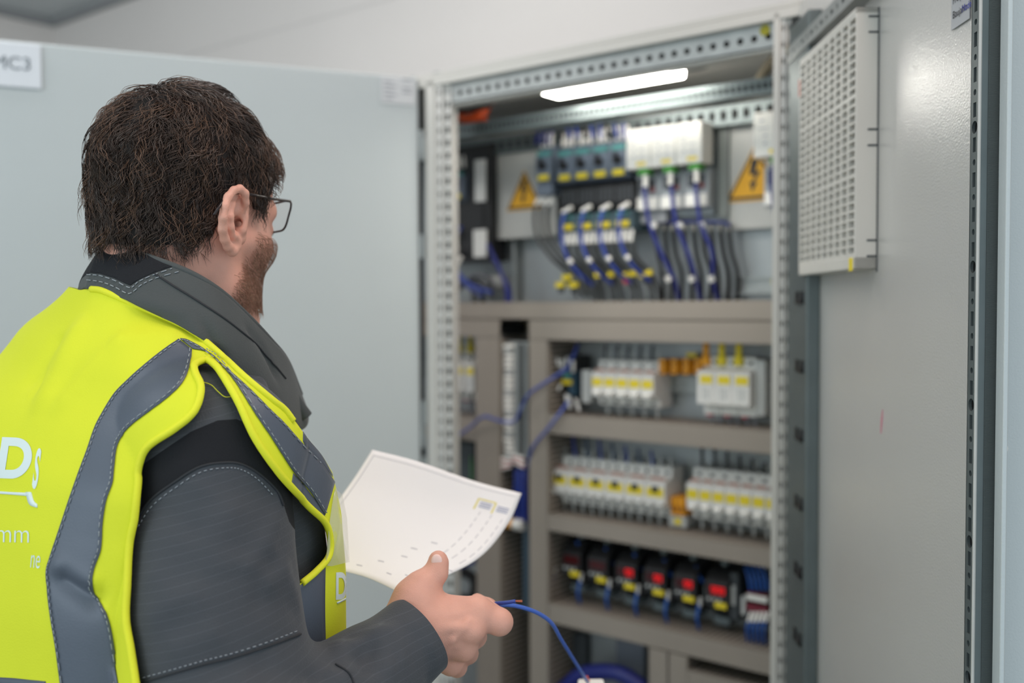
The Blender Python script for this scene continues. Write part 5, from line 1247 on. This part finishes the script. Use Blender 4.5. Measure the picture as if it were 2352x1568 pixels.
seam('collar_seam', bvc, [(357, 632), (400, 660), (460, 698), (530, 748), (600, 810), (650, 870)], .0009, THRDD, jacket, lift=.0030)
mb = MB().tube(K[2][:m_n], .0030, 8); pm('collar_edge', np.array(mb.v), mb.f, JACKC, jacket)
# collar tip tab
mb = MB().tube(smooth_path([W(668, 905, 1.04), W(680, 925, 1.045), W(694, 945, 1.05), W(703, 957, 1.052)], 14), [.006, .008] + [.0085] * 11 + [.0055] if False else .0075, 10); pm('collar_tab', np.array(mb.v), mb.f, JACKC, jacket)

# ---------------- safety vest
Vv, Fv = torso(.0, nz=170, na=420, zmin=.90)
Nv = normals(Vv, Fv)
Vv = Vv + Nv * (fold_noise(Vv, 16, 21, (1, 1, .5)) * .0042 + fold_noise(Vv, 40, 22, (1, 1, .4)) * .0010)[:, None]
bv1 = BVHTree.FromPolygons([tuple(q) for q in Vv], [tuple(map(int, q)) for q in tri(Fv)])
for a_, b_, w_, d_ in (((205, 720, .9), (90, 960, .93), .014, .006), ((330, 760, .86), (120, 960, .88), .012, .005), ((150, 760, .95), (60, 900, .97), .012, -.005), ((104, 860, .86), (98, 1700, .84), .006, -.016), ((120, 860, .85), (114, 1700, .83), .009, .008), ((130, 1310, .83), (250, 1390, .80), .010, -.008), ((122, 1290, .83), (235, 1350, .80), .008, .005), ((250, 800, .86), (430, 780, .87), .012, .004)):
    Vv = crease(Vv, onsurf(bv1, a_), onsurf(bv1, b_), w_, d_ * .8, Nv)
def sample(Fd, P):
    g = (P - Fd.lo) / Fd.h; ok = ((g >= 0) & (g < np.array(Fd.f.shape) - 1.001)).all(1); out = np.full(len(P), .08); g = g[ok]; i = np.floor(g).astype(int); t = g - i; acc = 0
    for a_ in (0, 1):
        for b_ in (0, 1):
            for c_ in (0, 1): acc = acc + Fd.f[i[:, 0] + a_, i[:, 1] + b_, i[:, 2] + c_] * (t[:, 0] if a_ else 1 - t[:, 0]) * (t[:, 1] if b_ else 1 - t[:, 1]) * (t[:, 2] if c_ else 1 - t[:, 2])
    out[ok] = acc; return out
PV0 = proj(Vv); lowf = ((PV0[:, 0] > 480) & (PV0[:, 1] > 1200)) | ((PV0[:, 0] > 672) & (PV0[:, 1] > 1050)) | (((Vv - MID) @ TF > .03) & (Vv[:, 2] < 1.37))
for _ in range(4):
    v0 = sample(fs, Vv); mk = (v0 < .007) & (v0 > -.055) & ~lowf; q = Vv[mk]; gr_ = np.stack([sample(fs, q + np.eye(3)[a_] * .004) - sample(fs, q - np.eye(3)[a_] * .004) for a_ in range(3)], 1)
    gr_ /= np.linalg.norm(gr_, axis=1)[:, None] + 1e-9; Vv[mk] = q + gr_ * (.007 - v0[mk])[:, None]
Nv = normals(Vv, Fv)
PV = proj(Vv); rloc = (Vv - MID) @ TR; floc = (Vv - MID) @ TF
arm = [(447, 845), (458, 836), (475, 832), (492, 842), (508, 862), (545, 925), (585, 1010), (640, 1090), (700, 1158), (742, 1200), (754, 1240), (750, 1278), (720, 1312), (680, 1345), (676, 1400), (684, 1480), (700, 1700), (340, 1700), (322, 1568), (306, 1490), (295, 1420), (298, 1340), (302, 1260), (312, 1180), (318, 1120), (325, 1065), (345, 1025), (400, 988), (440, 955), (457, 925), (462, 890), (450, 862)]
sa = np.where(rloc > .03, polysd(PV, arm), 400)
# left armhole mirrored in the torso frame
mirV = Vv - 2 * rloc[:, None] * TR + .02 * TR; sl_ = np.where(rloc < -.10, polysd(proj(mirV), arm), 400)
neck = [(-100, 400), (-100, 600), (100, 645), (188, 668), (215, 664), (240, 668), (290, 690), (350, 718), (400, 742), (452, 772), (500, 812), (560, 868), (620, 918), (650, 940), (670, 965), (695, 1000), (738, 1052), (774, 1112), (780, 1130), (900, 1130), (900, 400)]
rlm = rloc - .02; mv2 = np.where((rlm < 0)[:, None], Vv - 2 * rlm[:, None] * TR, Vv)
sn = polysd(proj(mv2), neck); sn = np.where((floc > .0) | (Vv[:, 2] > 1.5), sn, 50)
sn = np.minimum(polysd(PV, neck), 400)
keep = -np.minimum(np.minimum(sa, sl_), sn)
Vv2, Fv2 = clip(Vv, Fv, keep)
vest = pm('safety_vest', Vv2, Fv2, VEST, solid=.0022, off=1)
bvv = BVHTree.FromPolygons([tuple(p) for p in Vv], [tuple(map(int, q)) for q in tri(Fv)])
# bound edges
def edge_tube(name, pts, r, m_, parent, lift=.001, bv=None):
    P = smooth_path(pts, max(40, len(pts) * 8)); Q_ = [cast(bv or bvv, x, y, lift) for x, y in P]; Q_ = [q for q in Q_ if q is not None]; run = [Q_[0]]
    for q in Q_[1:]:
        if np.linalg.norm(q - run[-1]) < .06: run.append(q)
    mb = MB().tube(np.array(run), r, 10); return pm(name, np.array(mb.v), mb.f, m_, parent)
armv = [(322, 1600), (306, 1490), (295, 1420), (298, 1340), (302, 1260), (312, 1180), (318, 1120), (325, 1065), (345, 1025), (400, 988), (440, 955), (457, 925), (462, 890), (450, 862), (447, 845), (458, 836), (475, 832), (492, 842), (508, 862), (545, 925), (585, 1010), (640, 1090), (700, 1158), (742, 1200), (754, 1240), (750, 1278), (722, 1311), (690, 1338)]
edge_tube('armhole_binding', armv, .0032, BIND, vest, lift=.0022)
edge_tube('neck_binding', [(215, 666), (240, 670), (290, 692), (350, 720), (400, 744), (452, 774), (500, 814), (560, 870), (620, 920), (648, 942), (668, 968)], .0032, BIND, vest, lift=.0022)
# tapes: strips between two traced edges laid on the vest
def strip(name, L_, R_, lift=.0030, n=60, m=9, m_=None, parent=None, thick=.0008):
    a_ = smooth_path(L_, n); b_ = smooth_path(R_, n)
    rs = lambda p, k: np.stack([np.interp(np.linspace(0, 1, k), np.r_[0, np.cumsum(np.linalg.norm(np.diff(p, axis=0), axis=1))] / np.linalg.norm(np.diff(p, axis=0), axis=1).sum(), p[:, i]) for i in range(2)], 1)
    a_, b_ = rs(a_, n), rs(b_, n); G = np.full((n, m, 3), np.nan)
    for i in range(n):
        for j in range(m):
            t = j / (m - 1); q = cast(bvv, *(a_[i] * (1 - t) + b_[i] * t), lift)
            if q is not None: G[i, j] = q
    ok = ~np.isnan(G[..., 0]); V = np.nan_to_num(G.reshape(-1, 3)); Fq = []
    for i in range(n - 1):
        for j in range(m - 1):
            q = (i * m + j, i * m + j + 1, (i + 1) * m + j + 1, (i + 1) * m + j)
            if ok[i, j] and ok[i, j + 1] and ok[i + 1, j] and ok[i + 1, j + 1] and np.linalg.norm(G[i, j] - G[i + 1, j + 1]) < .06: Fq.append(q)
    Fq = np.array(Fq); used = np.unique(Fq); mp = np.zeros(len(V), int); mp[used] = np.arange(len(used))
    return pm(name, V[used], mp[Fq], m_ or TAPE, parent or vest, solid=thick, off=0)
bl = [(408, 783), (370, 812), (330, 845), (300, 872), (268, 905), (240, 950), (222, 985), (205, 1035), (188, 1080), (165, 1145), (140, 1220), (120, 1280), (112, 1312), (116, 1370), (124, 1430), (134, 1490), (148, 1600)]
br = [(440, 808), (436, 850), (420, 885), (390, 915), (350, 945), (310, 975), (285, 1002), (272, 1030), (266, 1075), (262, 1110), (248, 1150), (240, 1200), (236, 1260), (222, 1300), (216, 1332), (224, 1365), (245, 1400), (258, 1440), (268, 1500), (284, 1600)]
strip('back_tape', bl, br, n=110, m=11)
fu = [(412, 782), (430, 786), (469, 808), (512, 845), (568, 895), (617, 944), (648, 974), (685, 1016), (730, 1062), (762, 1108)]
fl2 = [(442, 806), (470, 812), (494, 828), (537, 880), (580, 948), (617, 1003), (642, 1043), (670, 1086), (709, 1132), (740, 1182)]
strip('front_tape', fu, fl2, n=80, m=9)
strip('chest_tape', [(690, 992), (704, 1012), (734, 1048), (758, 1090)], [(690, 1014), (700, 1030), (732, 1062), (758, 1096)], n=20, m=4, lift=.0022)
strip('chest_tape', [(668, 1086), (690, 1110), (715, 1142), (743, 1176)], [(664, 1110), (686, 1140), (710, 1168), (738, 1190)], n=20, m=4, lift=.0022)
strip('front_tape', [(742, 1296), (741, 1380), (742, 1450), (745, 1560)], [(676, 1350), (676, 1400), (680, 1460), (690, 1560)], n=30, m=8, lift=.0024)
strip('waist_tape', [(2, 1553), (40, 1555), (78, 1559), (110, 1562)], [(2, 1600), (40, 1600), (78, 1602), (110, 1604)], n=16, m=5, lift=.0024)
inset = lambda a_, b_, t: [(x * (1 - t) + u * t, y * (1 - t) + v * t) for (x, y), (u, v) in zip(a_, b_)]
seam('tape_stitch', bvv, [(x + 5, y + 3) for x, y in bl], .00045, THRD, vest, dash=4, lift=.0040)
seam('tape_stitch', bvv, [(x - 5, y - 2) for x, y in br], .00045, THRD, vest, dash=4, lift=.0040)
seam('tape_stitch', bvv, [(x - 1, y + 4) for x, y in fu[:-1]], .00045, THRD, vest, dash=4, lift=.0040)
seam('tape_stitch', bvv, [(x + 2, y - 4) for x, y in fl2[1:]], .00045, THRD, vest, dash=4, lift=.0040)
# printed letters laid on the cloth
def vtext(name, txt, x, y, size, m_, shear=0, ang=0, xs=1.0, bold=0, lift=.0026, thick=.0004):
    V, Fs = text_mesh(txt, 1.0, 0, shear, bold); bmx = bmesh.new(); vs = [bmx.verts.new(v) for v in V]
    for f_ in Fs:
        try: bmx.faces.new([vs[i] for i in f_])
        except ValueError: pass
    bmesh.ops.triangulate(bmx, faces=bmx.faces[:]); bmesh.ops.subdivide_edges(bmx, edges=[e for e in bmx.edges if e.calc_length() > .12], cuts=3, use_grid_fill=False); bmesh.ops.triangulate(bmx, faces=bmx.faces[:])
    ca, sa_ = math.cos(ang), math.sin(ang); out = []; good = []
    bmx.verts.ensure_lookup_table(); bmx.verts.index_update()
    for v in bmx.verts:
        lx, ly = v.co.x * size * xs, v.co.y * size; q = cast(bvv, x + lx * ca + ly * sa_, y + lx * sa_ - ly * ca, lift); good.append(q is not None); out.append(q if q is not None else np.zeros(3))
    Fq = [tuple(v.index for v in f_.verts) for f_ in bmx.faces if all(good[v.index] for v in f_.verts)]; bmx.free()
    Fq = [q for q in Fq if max(np.linalg.norm(out[q[0]] - out[q[i]]) for i in (1, 2)) < .03]
    if Fq: return pm(name, np.array(out), Fq, m_, vest, smooth=False)
vtext('lettering', 'D', -6, 1094, 124, PRINT, shear=.12, ang=.04, xs=.86, bold=.035)
vtext('lettering', 'S', 79, 1118, 122, PRINT, shear=.12, ang=.10, xs=.22, bold=.03)
strip('print_line', [(-4, 1128), (30, 1130), (78, 1132)], [(-4, 1134), (30, 1136), (78, 1140)], n=10, m=3, m_=PRINT, lift=.0026)
strip('print_line', [(66, 1130), (74, 1158), (92, 1166)], [(78, 1130), (84, 1150), (92, 1158)], n=10, m=3, m_=PRINT, lift=.0026)
vtext('lettering', 'omm', -34, 1244, 62, PRINT, ang=.02, xs=.85, bold=-.012)
vtext('lettering', 'ne', 74, 1302, 64, PRINT, ang=.1, xs=.38, bold=-.008)
vtext('lettering', 'D', 764, 1374, 84, PRINT, shear=.08, ang=-.03, xs=.44, bold=.03)
strip('print_line', [(768, 1382), (785, 1374), (803, 1366)], [(769, 1386), (785, 1378), (803, 1370)], n=8, m=3, m_=PRINT, lift=.0026)
# clear badge pocket standing off the chest
pk = [(770, 1122), (786, 1136), (796, 1190), (802, 1290), (762, 1300), (748, 1298), (757, 1200), (766, 1140)]
bp = [cast(bvv, min(x, 790) - 6, y, .0) for x, y in pk]; bp = [W(x, y, 1.0 if b is None else float(b[1]) - .004) for (x, y), b in zip(pk, bp)]
cen = sum(bp) / len(bp); mb = MB().add(bp + [cen - TF * 0 + TR * .006], [(i, (i + 1) % 8, 8) for i in range(8)]); pm('badge_pocket', np.array(mb.v), mb.f, CLEAR, vest, solid=.0006, off=0)
ptube('loose_thread', smooth_path([q for q in (cast(bvs, x, y, .002) for x, y in ((463, 880), (485, 888), (500, 902), (516, 914), (534, 913))) if q is not None], 30), .00035, BIND, vest, 6)

# ---------------- trousers and shoes (below the frame, so that he stands)
fp = Field((-.72, .70, .03), (-.05, 1.30, 1.02), .010)
fp.ell(Tt(0, .015, .93), (.178, .135, .10), np.array([TR, TF, [0, 0, 1]]), k=.04)
for s in (-1, 1): fp.path([Tt(.09 * s, .01, .90), Tt(.10 * s, .03, .50), Tt(.11 * s, .0, .09)], [.105, .078, .068], k=.03)
v, q = fp.mesh(); pm('trousers', relax(v, q, 2), q, mat('trouser_cloth', (58, 62, 68), .85))
fp = Field((-.72, .66, -.005), (-.02, 1.40, .16), .006)
for s in (-1, 1): fp.path([Tt(.11 * s, -.02, .055), Tt(.12 * s, .13, .045), Tt(.12 * s, .18, .038)], [.045, .043, .036], k=.03)
v, q = fp.mesh(); v[:, 2] = np.maximum(v[:, 2], .001)
for s in (-1, 1):
    side = ((v - MID) @ TR) * s > 0; ids = np.where(side)[0]; mp = np.full(len(v), -1); mp[ids] = np.arange(len(ids)); qq = mp[q]; qq = qq[(qq >= 0).all(1)]; pm('shoe', v[ids], qq, BLACK)

# ================================================================== what he holds
# sheet of paper: four traced corners at their distances, gently curled
pc = {'A': (855, 1033, 1.19), 'B': (1198, 1133, 1.25), 'C': (925, 1364, 1.03), 'D': (640, 1262, 1.03)}
top = smooth_path([W(855, 1033, 1.19), W(960, 1060, 1.21), W(1090, 1105, 1.235), W(1198, 1133, 1.25)], 30)
bot = smooth_path([W(655, 1268, 1.02), W(740, 1300, 1.025), W(840, 1325, 1.03), W(925, 1364, 1.02)], 30)
lef = smooth_path([W(855, 1033, 1.19), W(805, 1110, 1.14), W(735, 1200, 1.07), W(655, 1268, 1.02)], 30)
rig = smooth_path([W(1198, 1133, 1.25), W(1165, 1205, 1.205), W(1090, 1288, 1.12), W(925, 1364, 1.02)], 30)
k_ = min(map(len, (top, bot, lef, rig))); top, bot, lef, rig = [np.array([c[int(round(i))] for i in np.linspace(0, len(c) - 1, k_)]) for c in (top, bot, lef, rig)]
s_ = np.linspace(0, 1, k_); U_, V_ = np.meshgrid(s_, s_)
def coons(u, v):
    i = u * (k_ - 1); j = v * (k_ - 1)
    ev = lambda c, t: np.stack([np.interp(t, np.arange(k_), c[:, a]) for a in range(3)], -1)
    u_, v_ = u[..., None], v[..., None]
    return (1 - v_) * ev(top, i) + v_ * ev(bot, i) + (1 - u_) * ev(lef, j) + u_ * ev(rig, j) - ((1 - u_) * (1 - v_) * top[0] + u_ * (1 - v_) * top[-1] + (1 - u_) * v_ * bot[0] + u_ * v_ * bot[-1])
G = coons(U_, V_)
Fp = [(j * k_ + i, j * k_ + i + 1, (j + 1) * k_ + i + 1, (j + 1) * k_ + i) for j in range(k_ - 1) for i in range(k_ - 1)]
pap = empty('sheet_of_paper', Matrix.Translation(Vector(G.reshape(-1, 3).mean(0))), 'white printed sheet of paper held in both hands in front of the chest', 'paper'); po = np.array(pap.matrix_world.translation)
b = MB().add(G.reshape(-1, 3) - po, Fp); so_ = b.build('sheet', mat('paper_white', (246, 245, 245), .6, var=.01), pap, smooth=True); md = so_.modifiers.new('t', 'SOLIDIFY'); md.thickness = .0004
pn = np.cross(G[0, -1] - G[0, 0], G[-1, 0] - G[0, 0]); pn /= np.linalg.norm(pn); pn = pn if pn @ (CAM - G.mean((0, 1))) > 0 else -pn
def pline(mb, pts, w=.0012):
    P = coons(np.array([p[0] for p in pts]), np.array([p[1] for p in pts])) + pn * .0006 - po
    for a_, c_ in zip(P, P[1:]):
        e = c_ - a_; s2 = np.cross(e, pn); s2 = s2 / (np.linalg.norm(s2) + 1e-9) * w / 2; mb.add([a_ - s2, a_ + s2, c_ + s2, c_ - s2], [(0, 1, 2, 3)])
li = lambda u0, v0, u1, v1, n=8: [(u0 + (u1 - u0) * t, v0 + (v1 - v0) * t) for t in np.linspace(0, 1, n)]
mb = MB(); pline(mb, li(.03, .05, .97, .05, 24), .0009); pline(mb, li(.03, .05, .03, .96, 16), .0009)
for u, v0, v1 in ((.79, .28, .70), (.87, .28, .72), (.95, .30, .74)):
    for k in range(7): a_ = v0 + (v1 - v0) * k / 7; pline(mb, li(u, a_, u, a_ + (v1 - v0) * .09, 2), .0008)
for (u, v) in ((.80, .72), (.87, .76), (.95, .78), (.60, .70), (.62, .78), (.56, .86), (.50, .93), (.72, .93), (.82, .9), (.40, .96), (.66, .62)): pline(mb, li(u, v, u + .04, v, 3), .0016)
mb.build('drawing', mat('print_grey', (196, 196, 202), .8), pap)
mb = MB()
for du in (.76, .88):
    for k in range(3): pline(mb, li(du, .19 + k * .022, du + .08, .19 + k * .022, 4), .0022)
mb.build('table_text', mat('print_blue_grey', (176, 182, 202), .8), pap)
mb = MB(); pline(mb, li(.74, .16, .86, .16, 5), .0018); pline(mb, li(.74, .16, .74, .27, 5), .0018); pline(mb, li(.86, .16, .86, .27, 5), .0018); mb.build('yellow_box', mat('print_yellow', (226, 214, 90), .8), pap)
# blue two-core wire in the hand
wr_ = empty('held_wire', Matrix.Translation(Vector(W(1140, 1390, .96))), 'blue wire pinched in the hand, one end stripped to bare copper', 'wire'); wo = np.array(wr_.matrix_world.translation)
P = smooth_path([W(1100, 1392, .975), W(1140, 1390, .962), W(1170, 1389, .965), W(1205, 1396, .975), W(1240, 1410, .99), W(1268, 1432, 1.01), W(1290, 1470, 1.05), W(1318, 1515, 1.11), W(1350, 1566, 1.19)], 60) - wo
MB().tube(P, .0021, 10).build('insulation', mat('held_blue', (72, 108, 198), .28), wr_, smooth=True)
P = smooth_path([W(1100, 1390, .973), W(1142, 1385, .960), W(1165, 1383, .958), W(1184, 1380, .956)], 16) - wo
MB().tube(P, .0018, 10).build('stripped_core', BLUE, wr_, smooth=True)
mb = MB()
for k in range(5): a_ = W(1183, 1380, .956) - wo + np.array([0, .0005 * math.cos(k * 1.3), .0005 * math.sin(k * 1.3)]); mb.tube([a_, a_ + np.array([.007, -.001, .0006 * math.sin(k * 2)])], .00035, 5)
mb.build('copper_strands', COPPER, wr_)
# connector block hanging on the wire's far end
P0_ = W(1358, 1575, 1.20); cn = empty('wire_connector', Matrix.Translation(Vector(P0_)), 'white connector with orange tip at the far end of the held wire, bottom edge', 'connector')
MB().box(-.016, .016, -.01, .01, -.012, .006).build('housing', WHITEW, cn, bevel=.003); MB().cyl((-.003, 0, .004), (-.006, 0, .012), .0022).build('orange_tip', ORED, cn)
